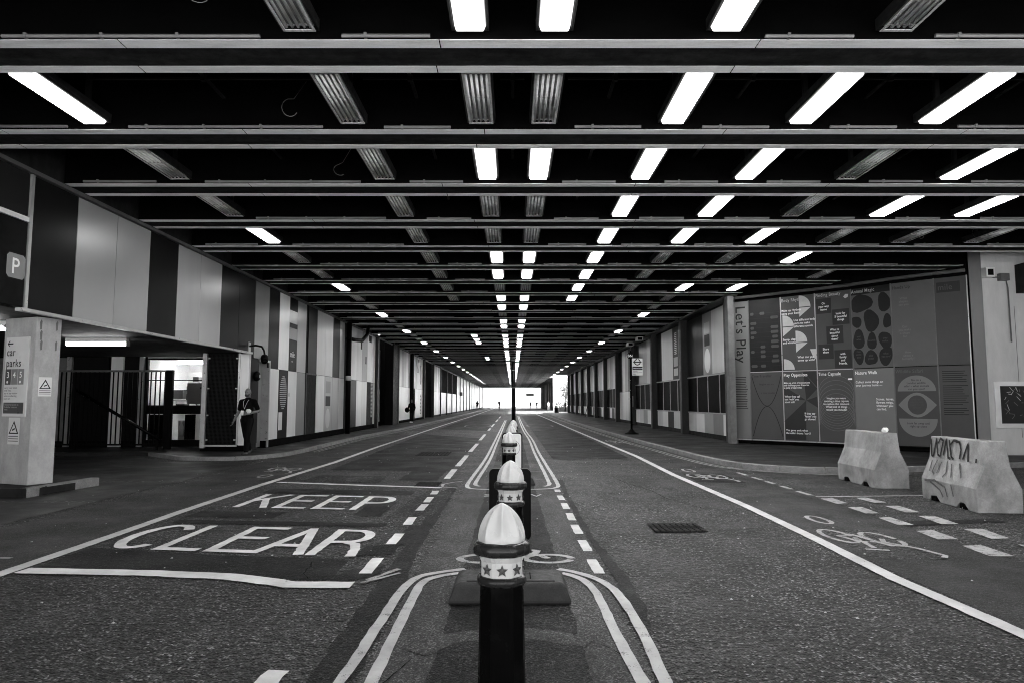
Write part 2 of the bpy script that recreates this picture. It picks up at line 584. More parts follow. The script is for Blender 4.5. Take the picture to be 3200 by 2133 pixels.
# median: a pale strip down each side, darker asphalt between
med = struct(sheet('median_strip', [(-.86, -3.5), (.80, -3.5), (.80, 12.3), (.84, 20), (.82, 40), (.7, 110), (-.68, 110), (-.72, 40), (-.80, 20), (-.86, 12)], .005, M['medl'], None, .012, .2))
sheetz('asphalt_infill', [(-.50, -3), (.47, -3), (.44, 6), (.40, 12), (.40, 18), (.42, 60), (-.42, 60), (-.46, 18), (-.46, 8)], .010, M['median'], med, .02, .12)
rib('repair_strip', [(-.62, 4.42), (-.42, 4.66), (-.15, 4.76), (.12, 4.76), (.36, 4.66), (.50, 4.58)], .20, .0112, M['medl'], med, .02, .06)
PK = 0
for poly, m in [
    ([(-1.15, 2), (-.88, 2), (-.9, 6.0), (-.98, 6.9), (-1.02, 13), (-1.18, 13), (-1.16, 8)], 'patch'),
    ([(-1.62, 6.0), (-1.2, 6.35), (-1.22, 6.7), (-1.55, 6.5)], 'patch'), ([(-1.6, 7.1), (-1.24, 7.2), (-1.22, 7.72), (-1.58, 7.6)], 'patch'),
    ([(-1.34, 7.68), (-1.02, 7.6), (-1.0, 8.9), (-1.30, 8.85)], 'patch'),
    ([(-1.7, 9.5), (-1.05, 9.6), (-1.04, 12.4), (-1.5, 12.2), (-1.66, 10.6)], 'patchl'),
    ([(-4.4, 9.02), (-1.6, 8.75), (-1.6, 9.0), (-4.4, 9.28)], 'patch'), ([(-4.45, 9.5), (-3.2, 9.4), (-3.2, 9.9), (-4.45, 10.0)], 'patch'),
    ([(-2.2, 9.6), (-1.8, 9.5), (-1.8, 10.9), (-2.2, 11.0)], 'patch'), ([(-4.3, 12.0), (-1.7, 11.7), (-1.7, 12.2), (-4.3, 12.6)], 'patch'),
    ([(-4.2, 13.7), (-2.6, 13.5), (-2.6, 14.6), (-4.1, 14.9)], 'patchl'), ([(-2.3, 13.9), (-1.5, 13.8), (-1.5, 18), (-2.2, 18.4)], 'patch'),
    ([(-4.5, 6.6), (-1.6, 6.15), (-1.6, 6.95), (-3.0, 7.15), (-4.5, 7.5)], 'patch'),
    ([(.84, 4.2), (1.0, 5.2), (1.02, 6.2), (.93, 8.2), (.95, 12.0), (1.0, 14), (.9, 14), (.87, 12), (.86, 8), (.9, 6.2)], 'patch'),
    ([(-4.2, 16), (-1.4, 15.7), (-1.4, 30), (-4.4, 34)], 'patch'),
    ([(1.1, 19), (3.25, 19.4), (3.2, 80), (1.0, 80)], 'patch'),
    ([(-4.3, 40), (-1.4, 38), (-1.4, 90), (-4.3, 90)], 'patch'),
    ([(4.92, 8.8), (6.4, 9.1), (6.4, 9.35), (4.95, 9.1)], 'patch'), ([(5.0, 6.4), (6.6, 6.2), (6.6, 6.38), (5.2, 6.52)], 'patch'),
    ([(3.6, 7.0), (4.35, 6.95), (4.4, 8.5), (3.7, 8.6)], 'road'), ([(3.6, 13.6), (4.5, 13.4), (4.55, 15.1), (3.7, 15.2)], 'patch'),
]:
    PK += 1
    sheetz('asphalt_patch', poly, .0060 + .00013 * PK, M[m], road, .03, .1)
def crack(path, w=.006, z=.0095):
    pts = [(x + random.uniform(-.02, .02), y) for x, y in path]
    rib('crack', jit(pts, .03, .08, False), w, z, M['void'], road, .006, .04)
crack([(-1.95, 6.9), (-1.88, 6.4), (-1.80, 6.2)])
crack([(2.1, 14.2), (2.2, 13.3), (2.45, 12.2), (2.5, 11.3), (2.8, 10.2)], .011)
crack([(5.3, 6.5), (5.6, 6.15), (6.2, 5.9), (6.4, 5.6)], .03)
crack([(.40, 4.75), (.62, 4.45), (.80, 4.0), (.86, 3.5)], .005, .0112)
crack([(-.6, 4.3), (-.75, 3.9), (-.9, 3.5)], .005, .0112)

# ---------------- painted markings (parts of the road)
PZ = .0120
def stroke(path, w, mat, parent, name, k=0, amp=.006, step=.08):
    return rib(name, path, w, PZ + .0006 * k, mat, parent, amp, step)
rib('lane_line', [(-4.50, -3), (-4.56, 4.6), (-4.62, 6.4), (-4.64, 8), (-4.70, 10), (-4.72, 13), (-4.60, 18), (-4.70, 24), (-4.72, 48), (-4.6, 75), (-4.7, 180)], .145, PZ, M['line'], road, .008, .1)
rib('lane_line', [(3.42, -3), (3.41, 4.7), (3.36, 6.2), (3.44, 8), (3.49, 10.4), (3.44, 14.9), (3.56, 20), (3.50, 26), (3.44, 37), (3.30, 66), (3.1, 90)], .14, PZ, M['line'], road, .008, .1)
kc = bpy.data.objects.new('keep_clear_marking', None)
COL.objects.link(kc)
kc.parent = road
kc['label'] = 'white KEEP CLEAR lettering between two cross lines in the left lane'
def letter(ch, x0, w, base, hgt, slope):
    def T(a, b):
        x = x0 + a * w
        return (x, base + slope * x + b * hgt)
    sw, hw = .105, .13
    S = []
    if ch == 'C':
        S.append(([T(.5 + .5 * math.cos(R(t)), .5 + .46 * math.sin(R(t))) for t in range(38, 323, 12)], .12))
    if ch == 'L':
        S += [([T(.1, 0), T(.1, 1)], sw), ([T(.0, .045), T(1, .045)], hw)]
    if ch == 'E':
        S += [([T(.1, 0), T(.1, 1)], sw), ([T(.0, .045), T(1, .045)], hw), ([T(.1, .53), T(.85, .53)], hw), ([T(0, .955), T(1, .955)], hw)]
    if ch == 'A':
        S += [([T(.0, 0), T(.52, 1)], sw), ([T(1.0, 0), T(.50, 1)], sw), ([T(.2, .3), T(.82, .3)], hw)]
    if ch in 'RP':
        S += [([T(.1, 0), T(.1, 1)], sw), ([T(.1, .955), T(.55, .955)] + [T(.55 + .37 * math.cos(R(t)), .725 + .23 * math.sin(R(t))) for t in range(80, -91, -17)] + [T(.1, .47)], .115)]
        if ch == 'R':
            S.append(([T(.55, .47), T(.78, .42), T(.9, .25), T(.95, 0)], sw))
    if ch == 'K':
        S += [([T(.1, 0), T(.1, 1)], sw), ([T(.12, .45), T(.95, 1)], sw), ([T(.42, .62), T(.98, 0)], sw)]
    mb = MB()
    for k, (p, w_) in enumerate(S):
        v, f = ribbon(p, w_, PZ + .0006 * k, .009, .05)
        mb.add(v, f)
    o = obj('letter', mb, M['white'], kc, rec=False)
    for pl in o.data.polygons:
        if pl.normal.z < 0:
            pl.flip()
for ch, x0 in zip('CLEAR', (-4.38, -3.80, -3.22, -2.68, -2.11)):
    letter(ch, x0, .50, 6.81, 1.42, -.155)
for ch, x0 in zip('KEEP', (-4.15, -3.54, -2.94, -2.36)):
    letter(ch, x0, .49, 9.77, 1.42, -.14)
stroke([(-4.52, 6.49), (-3.9, 6.45), (-3.3, 6.40), (-2.5, 6.27), (-2.05, 6.08), (-1.9, 6.0), (-1.36, 5.99)], .20, M['white'], kc, 'cross_line', 0, .012)
stroke([(-4.55, 13.53), (-3.0, 13.10), (-1.30, 12.66)], .14, M['white'], kc, 'cross_line', 0, .008)
# short dashes on both edges of the median
def dash(x, y0, y1, w, mat='line'):
    stroke([(x, y0), (x + random.uniform(-.01, .01), y1)], w, M[mat], road, 'dash_mark', 0, .008)
for y0, y1 in [(6.38, 6.55 + .45), (7.67, 8.28), (8.87, 9.44), (10.02, 10.63), (10.83, 11.43), (11.76, 12.23), (14.14, 16.12), (16.9, 20.3), (21.8, 26.1), (28.4, 33.7), (38.2, 41.5), (43.6, 50.3), (55, 63), (68, 76)]:
    dash(-1.335, y0, y1, .115 if y1 < 13 else .13, 'white' if y1 < 10 else 'line')
for y0, y1 in [(6.38, 6.94), (7.32, 7.89), (8.27, 8.87), (9.2, 9.78), (10.16, 10.75), (11.1, 11.61), (12.09, 12.4)]:
    dash(.785, y0, y1, .10)
stroke([(-1.42, 3.5), (-1.34, 4.12)], .13, M['white'], road, 'dash_mark', 0, .02)
stroke([(-5.25, 7.0), (-4.98, 7.0)], .07, M['worn'], road, 'dash_mark', 0, .01)
for y in (14.0, 15.6, 17.4, 19.4, 21.5, 24, 27, 30.5):
    stroke([(-1.18, y), (-.98, y)], .05, M['faint'], road, 'dash_mark')
    stroke([(.30, y), (.62, y)], .05, M['faint'], road, 'dash_mark', 6)
# double lines round the ends of the median
def smooth(path, it=2):
    for _ in range(it):
        q = [path[0]]
        for a, b in zip(path, path[1:]):
            q += [(a[0] * .75 + b[0] * .25, a[1] * .75 + b[1] * .25), (a[0] * .25 + b[0] * .75, a[1] * .25 + b[1] * .75)]
        q.append(path[-1])
        path = q
    return path
def dbl(path, w=.075, mat='yellow', k=4):
    stroke(smooth(path, 2), w, M[mat], road, 'double_line', k, .009)
dbl([(.42, 6.54), (.58, 6.42), (.78, 6.12), (.86, 5.7), (.875, 5.1), (.87, 4.5), (.84, 3.9), (.85, 3.2)])
dbl([(.44, 6.39), (.58, 6.24), (.66, 6.0), (.69, 5.5), (.685, 4.85), (.70, 4.4), (.72, 3.9), (.75, 3.2)])
dbl([(-.44, 6.54), (-.66, 6.43), (-.86, 6.25), (-.92, 5.8), (-.93, 5.1), (-.94, 4.4), (-.96, 3.9), (-1.0, 3.2)])
dbl([(-.48, 6.39), (-.66, 6.28), (-.78, 6.12), (-.79, 5.6), (-.79, 5.0), (-.78, 4.4), (-.78, 3.9), (-.80, 3.2)])
dbl([(-.66, 60), (-.70, 36), (-.72, 24), (-.74, 18.4), (-.86, 13.3), (-.84, 12.75), (-.74, 12.48), (-.42, 12.40), (.0, 12.40), (.42, 12.43), (.72, 12.52), (.84, 12.78), (.86, 13.2), (.82, 18.4), (.80, 22), (.84, 29), (.70, 37), (.68, 58), (.70, 78)])
dbl([(-.56, 60), (-.58, 36), (-.60, 24), (-.60, 18.4), (-.72, 13.5), (-.70, 13.0), (-.6, 12.86)])
dbl([(.58, 12.86), (.68, 13.0), (.71, 13.5), (.68, 18.4), (.66, 22), (.70, 29), (.57, 37), (.56, 58), (.58, 78)])
stroke([(-1.0, 12.62), (-1.28, 12.75), (-1.32, 13.2), (-1.12, 13.55), (-.98, 13.62)], .05, M['worn'], road, 'scuff_mark', 2, .02)
for a, b in [((-1.30, 6.05), (-1.02, 6.4)), ((-1.28, 6.15), (-1.05, 6.55))]:
    stroke([a, b], .05, M['worn'], road, 'scuff_mark', 2, .03)
# bicycle symbols
def bike(cx, y0, w, hgt, mat, name_label, flip=1, parent=road, z0=0):
    g = bpy.data.objects.new('bicycle_symbol', None)
    COL.objects.link(g)
    g.parent = parent
    g['label'] = name_label
    sw = w * .065
    def T(a, b):
        return (cx + flip * (a - .5) * w, y0 + b * hgt)
    k = [z0]
    def st(pts, ww=sw):
        stroke([T(*p) for p in pts], ww, mat, g, 'symbol_stroke', k[0], .006, .04)
        k[0] += 1
    for ox in (.22, .78):
        st([(ox + .20 * math.cos(R(t)), .30 + .28 * math.sin(R(t))) for t in range(0, 356, 15)])
    st([(.22, .30), (.40, .62), (.68, .62), (.78, .30)])
    st([(.22, .30), (.50, .28), (.68, .62)])
    st([(.50, .28), (.37, .78)])
    st([(.30, .80), (.45, .80)])
    st([(.66, .58), (.70, .86), (.60, .92)])
bike(.03, 6.78, 1.15, .62, M['worn'], 'bicycle symbol on the median behind the nearest bollard', 1, med, 4)
def bike_up(x0, x1, y0, y1, mat, label):
    """symbol whose wheels lie along the lane"""
    g = bpy.data.objects.new('bicycle_symbol', None)
    COL.objects.link(g)
    g.parent = road
    g['label'] = label
    def T(a, b):
        return (x0 + (x1 - x0) * a, y0 + (y1 - y0) * b)
    k = 0
    ww = (x1 - x0) * .075
    for pts in ([(.20 + .19 * math.cos(R(t)), .74 + .25 * math.sin(R(t))) for t in range(0, 356, 15)],
                [(.72 + .19 * math.cos(R(t)), .62 + .25 * math.sin(R(t))) for t in range(0, 356, 15)],
                [(.20, .74), (.45, .78), (.60, .36)], [(.30, .52), (.62, .50), (.72, .62)], [(.30, .52), (.20, .74)], [(.62, .50), (.86, .28), (.95, .06), (.86, .0)],
                [(.28, .30), (.34, .50)], [(.12, .26), (.40, .22)]):
        stroke([T(*p) for p in pts], ww, mat, g, 'symbol_stroke', k, .006, .04)
        k += 1
bike_up(3.62, 4.40, 7.0, 8.55, M['worn'], 'worn bicycle symbol in the right cycle lane, nearest one')
bike_up(3.70, 4.50, 13.6, 15.1, M['worn'], 'bicycle symbol in the right cycle lane, second from the front')
bike_up(-5.65, -4.85, 15.2, 16.6, M['worn'], 'bicycle symbol in the left cycle lane by the white line')
bike_up(3.75, 4.4, 25.5, 28.5, M['worn'], 'faint bicycle symbol in the right cycle lane beside the bus stop')
bike_up(-5.6, -4.95, 33, 38, M['faint'], 'faint bicycle symbol far down the left cycle lane')
def loop_mark(cx, cy_, rx, ry, w=.06, mat='worn'):
    stroke(arc(cx, cy_, rx, ry, 0, 352, 26), w, M[mat], road, 'ring_mark', 0, .006, .04)
loop_mark(4.04, 9.25, .10, .30)
loop_mark(4.0, 15.85, .11, .35)
loop_mark(-5.2, 14.65, .11, .28)
loop_mark(1.8, 46, .85, 3.2, .10, 'faint')
loop_mark(-2.3, 46, .85, 3.2, .10, 'faint')
# give-way dashes and edge dashes of the side road on the right
GW = [[(4.95, 11.25), (4.95, 10.67), (5.15, 10.75), (5.18, 11.34)], [(5.55, 11.34), (5.58, 10.75), (5.79, 10.83), (5.74, 11.37)],
      [(4.95, 10.33), (4.92, 9.75), (5.12, 9.78), (5.17, 10.37)], [(5.56, 10.45), (5.53, 9.84), (5.74, 9.88), (5.78, 10.48)],
      [(4.91, 9.4), (4.86, 8.84), (5.07, 8.87), (5.09, 9.46)], [(5.53, 9.55), (5.45, 8.9), (5.68, 8.92), (5.75, 9.56)],
      [(4.86, 8.46), (4.80, 7.94), (5.04, 7.95), (5.09, 8.51)], [(5.51, 8.59), (5.43, 7.97), (5.66, 8.0), (5.75, 8.59)],
      [(4.85, 7.59), (4.80, 7.08), (5.05, 7.08), (5.08, 7.63)], [(5.5, 7.65), (5.45, 7.08), (5.68, 7.08), (5.72, 7.65)],
      [(4.86, 6.55), (4.82, 6.0), (5.05, 6.0), (5.08, 6.55)], [(5.48, 6.6), (5.45, 6.0), (5.68, 6.0), (5.72, 6.6)]]
for q in GW:
    sheet('give_way_dash', q, PZ, M['worn'], road, .008, .06)
for y0, y1 in [(14.8, 15.4), (13.95, 14.42), (13.24, 13.68), (12.46, 12.95), (11.65, 12.19)]:
    dash(4.97, y0, y1, .09, 'worn')
stroke([(4.98, 11.47), (6.9, 11.62)], .07, M['worn'], road, 'edge_line')
RK = [(4.10, 97), (4.38, 82), (4.5, 48.6), (4.66, 29.6), (4.93, 21.4), (5.05, 18.6), (5.2, 17.1), (5.45, 16.4), (5.80, 15.92), (6.44, 15.43), (7.16, 15.22), (8.2, 15.3), (9.4, 15.7), (12, 16.6), (17, 17.6)]
def off(path, d):
    out = []
    for i, p in enumerate(path):
        a, b = Vector(path[max(i - 1, 0)]), Vector(path[min(i + 1, len(path) - 1)])
        n = (b - a).normalized()
        out.append((p[0] - n.y * d, p[1] + n.x * d))
    return out
RKs = smooth(RK[:-2], 2) + RK[-2:]
stroke(off(RKs, -.24)[:-6], .05, M['worn'], road, 'double_line', 4, .006)
stroke(off(RKs, -.38)[:-6], .05, M['worn'], road, 'double_line', 4, .006)
LK = [(-10.6, 20.2), (-9.5, 19.2), (-8.9, 18.55), (-7.6, 18.5), (-6.9, 19.1), (-6.5, 20.3), (-6.46, 22), (-6.55, 25), (-6.6, 28.6), (-6.45, 34), (-6.2, 38.2), (-6.15, 47), (-6.0, 58), (-5.9, 100), (-5.85, 184)]
LKs = smooth(LK, 2)
lk = [p for p in LKs if p[1] > 21.5 and p[0] > -6.9]
stroke(off(lk, -.22), .05, M['worn'], road, 'double_line', 4, .006)
stroke(off(lk, -.36), .05, M['worn'], road, 'double_line', 4, .006)
# faded LOOK lettering at the car park mouth, read from the far side
for s, x, y in [('LOOK RIGHT', -6.5, 11.0), ('LOOK LEFT', -6.45, 13.75), ('LOOK RIGHT', -6.5, 18.05)]:
    o = text(s, .36, (x, y, PZ), (-1, 0, 0), (0, -1, 0), M['faint'], road, sx=.85)
    o['label'] = 'faded %s lettering on the floor at the car park mouth' % s
text('SLOW', .42, (0, 11.45, PZ + .004), (1, 0, 0), (0, 1, 0), M['worn'], road, align='CENTER', sx=.8)
# iron covers
def cover(poly, z=.009):
    o = sheet('manhole_cover', poly, z, M['void'], road, 0)
    xs = [p[0] for p in poly]
    ys = [p[1] for p in poly]
    x0, x1, y0, y1 = min(xs), max(xs), min(ys), max(ys)
    mb = MB()
    n = 9
    for i in range(n):
        for j in range(7):
            cx, cy_ = x0 + (x1 - x0) * (i + .5) / n, y0 + (y1 - y0) * (j + .5) / 7
            mb.box(cx - (x1 - x0) / n * .34, cx + (x1 - x0) / n * .34, cy_ - (y1 - y0) / 7 * .3, cy_ + (y1 - y0) / 7 * .3, z, z + .008)
    obj('cover_tread', mb, M['concd'], o)
cover([(1.70, 8.38), (2.33, 8.42), (2.35, 8.96), (1.72, 8.98)])
cover([(-2.85, 20.2), (-1.9, 20.2), (-1.9, 21.7), (-2.85, 21.7)])
cover([(-1.82, 12.86), (-1.40, 12.82), (-1.36, 13.45), (-1.80, 13.55)], .015)
# litter specks and chippings on the tarmac (uncountable)
mb = MB()
for i in range(420):
    x, y = random.uniform(-7, 7), random.uniform(4, 24)
    if abs(x) < 1 and y < 8:
        continue
    s = random.uniform(.004, .013)
    z = .012
    mb.add([(x - s, y - s * .7, z), (x + s, y - s, z), (x + s * .6, y + s, z), (x - s * .6, y + s * .8, z), (x, y, z + s)], [(0, 1, 4), (1, 2, 4), (2, 3, 4), (3, 0, 4)])
lit = obj('litter_specks', mb, M['inkl'])
lit['kind'] = 'stuff'
lit['label'] = 'pale grit and litter specks scattered over the road'

# ---------------- pavements with kerb stones
def pavement(path, outer, name, ztop, hw=.16, n_px=None):
    inner = off(path, hw)
    p = struct(obj(name, MB().prism(inner + outer, -.2, ztop), M['pave']))
    # kerb stones, one metre each, as separate pieces
    acc, cur = 0.0, [Vector(path[0])]
    segs = []
    for a, b in zip(path, path[1:]):
        a, b = Vector(a), Vector(b)
        L = (b - a).length
        t = 0.0
        while acc + (L - t) >= .95:
            t += .95 - acc
            q = a.lerp(b, t / L)
            cur.append(q)
            segs.append(cur)
            cur = [q]
            acc = 0.0
        acc += L - t
        if L - t > 1e-4:
            cur.append(b)
    for i, s in enumerate(segs):
        pts = [tuple(q) for q in s]
        if len(pts) < 2:
            continue
        a, b = Vector(pts[0]), Vector(pts[-1])
        d = (b - a).normalized() * .006
        pts[0] = tuple(a + d)
        pts[-1] = tuple(b - d)
        n = off(pts, hw * .97)
        if i < 60:
            obj('kerb_stone', MB().prism(pts + n[::-1], -.15, ztop + .003 + random.uniform(-.003, .004)), M['kerb'], p, bevel=.012 if i < 34 else 0)
    far = [tuple(q) for s in segs[60:] for q in s[:1]]
    if len(far) > 2:
        o = obj('kerb_run', MB().prism(far + off(far, hw * .97)[::-1], -.15, ztop + .003), M['kerb'], p)
    return p
# the right kerb is listed from the far end; start the stones at the near end
pavement(list(reversed(RKs)), [(8.3, 97), (8.3, 24), (14, 19.5), (17, 19.5)][::1], 'pavement_right', .12, -.16)
pavement(LKs, [(-8.4, 184), (-8.4, 23), (-16.9, 23), (-16.9, 20.2)], 'pavement_left', .10, .16)
pi = struct(obj('pillar_kerb_island', MB().prism([(-10.5, 11.35), (-7.92, 11.35), (-7.86, 11.7), (-7.72, 13.05), (-8.8, 13.6), (-10.5, 13.6)], -.1, .15), M['concd'], None, bevel=.02))
for a, b in [((-7.90, 11.37), (-7.86, 11.75)), ((-7.855, 11.77), (-7.72, 13.03))]:
    pts = [a, b]
    obj('kerb_stone', MB().prism(pts + off(pts, .16)[::-1], -.1, .156), M['kerb'], pi, bevel=.01)
obj('kerb_stone', B(-8.9, -7.93, 11.33, 11.5, -.1, .156), M['concd'], pi, bevel=.01)

# ---------------- roof slab and beams
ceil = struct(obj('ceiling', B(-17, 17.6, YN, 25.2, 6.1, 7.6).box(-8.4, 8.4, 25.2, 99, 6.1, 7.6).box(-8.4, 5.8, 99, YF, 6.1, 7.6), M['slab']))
BY0, BS, BW = 6.96, 2.405, .735
COLS = dict(L3=-5.81, L2=-2.23, L1=-.44, R0=.44, R1=2.23, R2=4.02, R3=5.81, R4=7.6, R5=9.39, R6=11.18)
NB = 74
def right_end(y):
    if y < 18.7:
        return 17.0
    if y < 25:
        return 13.6 - (y - 18.7) * .95
    return 7.98 if y < 98 else 5.75
for i in range(-2, NB):
    y = BY0 + BS * (i - 1)
    if y + BW > YF:
        break
    xr = right_end(y + BW)
    xl = -7.86
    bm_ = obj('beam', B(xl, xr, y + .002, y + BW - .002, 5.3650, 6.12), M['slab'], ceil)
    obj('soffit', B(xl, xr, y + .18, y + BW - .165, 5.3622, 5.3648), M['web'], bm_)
    pieces = []
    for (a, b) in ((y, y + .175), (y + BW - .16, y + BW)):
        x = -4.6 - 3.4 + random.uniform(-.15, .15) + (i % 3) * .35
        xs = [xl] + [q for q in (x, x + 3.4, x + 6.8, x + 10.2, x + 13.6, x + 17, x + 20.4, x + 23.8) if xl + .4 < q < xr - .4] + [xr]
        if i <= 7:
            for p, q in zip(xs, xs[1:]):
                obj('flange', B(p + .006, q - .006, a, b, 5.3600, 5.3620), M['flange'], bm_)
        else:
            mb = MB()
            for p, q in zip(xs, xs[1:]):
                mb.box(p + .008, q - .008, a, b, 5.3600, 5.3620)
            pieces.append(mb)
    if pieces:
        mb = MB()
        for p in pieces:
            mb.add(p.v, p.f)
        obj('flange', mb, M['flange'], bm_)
    # conduit along the near face, broken at the light fittings
    xs = sorted(c for c in COLS.values() if c < xr - .4 and c > xl)
    mb = MB()
    st = xl + .3
    for c in xs + [xr - .1]:
        if c - .38 - st > .35 and random.random() > .06:
            e = c - .38 if c != xr - .1 else c
            zz = 5.388 + random.uniform(-.006, .006)
            mb.tube([(st + .05, y - .024, zz), (e - .05, y - .024, zz)], .021, 6)
            for q in range(int((e - st) / .8)):
                xx = st + .3 + q * .8
                mb.box(xx - .015, xx + .015, y - .048, y + .0, zz - .024, zz + .03)
        st = c + .38
    if i > -2:
        obj('conduit', mb, M['cond'], bm_)
    # cross rails and hangers in the bay beyond the beam
    if 0 <= i <= 14:
        ym = y + BW + (BS - BW) * .55
        mb = MB()
        for a, b in zip(xs, xs[1:]):
            if b - a > 1.2:
                mb.box(a + .28, b - .28, ym - .015, ym + .015, 5.72, 5.75)
            elif b - a > .6:
                mb.box(a + .28, b - .28, ym - .015, ym + .015, 5.72, 5.75)
            c = (a + b) / 2
            mb.box(c - .022, c + .022, y + BW + .02, y + BS - .12, 5.752, 5.775)
            mb.box(c - .03, c + .03, ym - .03, ym + .03, 5.70, 5.79)
        obj('hanger_rail', mb, M['hang'], bm_)
# loose cable loops hanging in the bays
for k, (x, y) in enumerate([(-3.05, 6.35), (-3.0, 8.95), (-2.95, 11.45), (9.6, 15.9), (10.9, 15.9), (8.1, 18.6)]):
    pts = [(x + .10 * math.cos(R(t)), y + .03 * math.sin(R(t * 1.3)), 5.50 + (.10 + .03 * (k % 2)) * math.sin(R(t))) for t in range(110, 410, 20)]
    o = obj('cable_loop', MB().tube([(x + .12, y + .3, 6.0), (x + .02, y + .1, 5.66)] + pts[:-(2 + k % 3)], .0045, 5), M['steel'])
    tag(o, ['loose cable loop hanging from the ceiling, nearest the camera', 'loose cable loop hanging in the second ceiling bay', 'loose cable loop hanging in the third ceiling bay',
            'loose cable hanging above the poster wall, left of a pair', 'loose cable hanging above the poster wall, right of a pair', 'loose cable hanging close to the poster wall top'][k], 'cable', 'loose cables under the ceiling')
# ================================================================== CEILING LIGHTS
DARK, LIT = 0, 1
PAT = {  # bay -> rows present (1 lit, 0 unlit)
   -1: dict(L2=0, L1=0, R0=0, R1=1, R3=1, L3=0),
    0: dict(L2=0, L1=1, R0=1, R1=1, R2=0, L3=0), 1: dict(L3=1, L2=0, L1=0, R0=0, R1=1, R2=1, R3=1),
    2: dict(L3=0, L2=0, L1=1, R0=1, R1=1, R2=1, R3=0, R4=1), 3: dict(L3=0, L2=0, L1=0, R0=0, R1=1, R2=1, R3=0, R4=1, R5=1),
    4: dict(L3=1, L2=0, L1=0, R0=0, R1=1, R2=1, R3=1, R4=0, R5=0, R6=0), 5: dict(L3=0, L2=0, L1=1, R0=1, R1=1, R2=0, R3=0, R4=1),
    6: dict(L3=0, L2=0, L1=1, R0=1, R1=1, R2=0, R3=0, R5=0), 7: dict(L3=1, L2=0, L1=0, R0=0, R1=1, R2=0, R3=1, R4=1),
    8: dict(L3=0, L2=0, L1=1, R0=1, R1=1, R2=0, R3=0), 9: dict(L3=0, L1=1, R0=1, R3=0), 10: dict(L3=1, L1=0, R0=0, R3=1), }
for i in range(11, 73):
    d = dict(L1=0 if i in (13, 18, 24) else 1, R0=0 if i in (13, 18, 25) else 1)
    if i < 40:
        d['L3'] = 1 if i % 3 == 1 else 0
        d['R3'] = 1 if i % 3 == 1 else 0
    elif i % 2 == 0:
        d['L3'] = 1
        if BY0 + BS * i < 97:
            d['R3'] = 1
    if i in (14, 15, 16, 22, 23):
        d['L2'] = 1
    PAT[i] = d
LL, LW = 1.56, .345
def light_proto(lit):
    t = thing('ceiling_light', 'x', 'ceiling light')
    fr = MB().box(-LW / 2 - .025, LW / 2 + .025, -LL / 2, LL / 2, .085, .16)
    for s in (-1, 1):
        fr.box(s * (LW / 2 + .012) - .012, s * (LW / 2 + .012) + .012, -LL / 2, LL / 2, .035, .083)
        fr.box(-LW / 2, LW / 2, s * (LL / 2 - .012) - .011, s * (LL / 2 - .012) + .011, .035, .083)
    fr.box(-.03, .03, -LL / 2 + .2, -LL / 2 + .26, .16, .66)
    fr.box(-.03, .03, LL / 2 - .26, LL / 2 - .2, .16, .66)
    obj('housing', fr, M['house'], t)
    if lit:
        d = MB()
        w, l = LW / 2 - .004, LL / 2 - .03
        d.add([(-w, -l, .08), (w, -l, .08), (w, l, .08), (-w, l, .08), (-w + .03, -l + .03, 0), (w - .03, -l + .03, 0), (w - .03, l - .03, 0), (-w + .03, l - .03, 0)],
              [(3, 2, 1, 0), (4, 5, 6, 7), (0, 1, 5, 4), (1, 2, 6, 5), (2, 3, 7, 6), (3, 0, 4, 7)])
        obj('diffuser', d, M['lamp'], t)
    else:
        w, l = LW / 2 - .002, LL / 2 - .025
        obj('reflector', B(-w, w, -l, l, .078, .0845), M['tray'], t)
        for k in range(5):
            x = -w + .045 + k * (2 * w - .09) / 4
            obj('tube', MB().tube([(x, -l + .05, .040), (x, l - .05, .040)], .017, 8), M['tubeoff'], t, smooth=True)
        for yy in (-l + .10, -.05, l - .10):
            obj('clip_bar', B(-w + .02, w - .02, yy - .008, yy + .008, .030, .038), M['trim'], t)
        obj('diffuser', B(-w + .002, -w + .03, -l, l, .012, .018).box(w - .03, w - .002, -l, l, .012, .018).box(-w + .03, w - .03, -l, -l + .04, .012, .018).box(-w + .03, w - .03, l - .04, l, .012, .018), M['lens'], t)
    return t
proto = {0: light_proto(0), 1: light_proto(1)}
used = {0: False, 1: False}
ORD = ['zeroth', 'first', 'second', 'third', 'fourth', 'fifth', 'sixth', 'seventh', 'eighth', 'ninth', 'tenth', 'eleventh', 'twelfth', 'thirteenth', 'fourteenth', 'fifteenth', 'sixteenth', 'seventeenth', 'eighteenth', 'nineteenth', 'twentieth'] + ['twenty-' + w for w in ('first', 'second', 'third', 'fourth', 'fifth', 'sixth', 'seventh', 'eighth', 'ninth')] + ['thirtieth'] + ['thirty-' + w for w in ('first', 'second', 'third', 'fourth', 'fifth')]
ROW = dict(L3='leftmost row', L2='second row from left', L1='left centre row', R0='right centre row', R1='first row right of centre',
           R2='second row right of centre', R3='third row right of centre', R4='fourth row right of centre', R5='fifth row right of centre', R6='sixth row right of centre')
for b, d in PAT.items():
    yc = BY0 + BS * (b - 1) + BW + (BS - BW) / 2 + .02
    if yc > YF - 2:
        continue
    for c, lit_ in d.items():
        loc = (COLS[c] + random.uniform(-.01, .01), yc, 5.40)
        if used[lit_]:
            o = copytree(proto[lit_], None, loc)
        else:
            o = proto[lit_]
            o.location = loc
            used[lit_] = True
        st = 'lit' if lit_ else 'unlit grey'
        if b < 0:
            o['label'] = '%s ceiling light behind the top edge, %s hidden bay, %s' % (st, ORD[-b], ROW[c])
        elif b <= 33:
            o['label'] = '%s ceiling light in %s, %s bay from front' % (st, ROW[c], ORD[b + 1])
        else:
            o['label'] = 'small %s ceiling light far down the tunnel in %s' % (st, ROW[c])
        o['group'] = 'fluorescent ceiling lights between the beams' if b <= 33 else 'distant ceiling lights of ' + ROW[c]

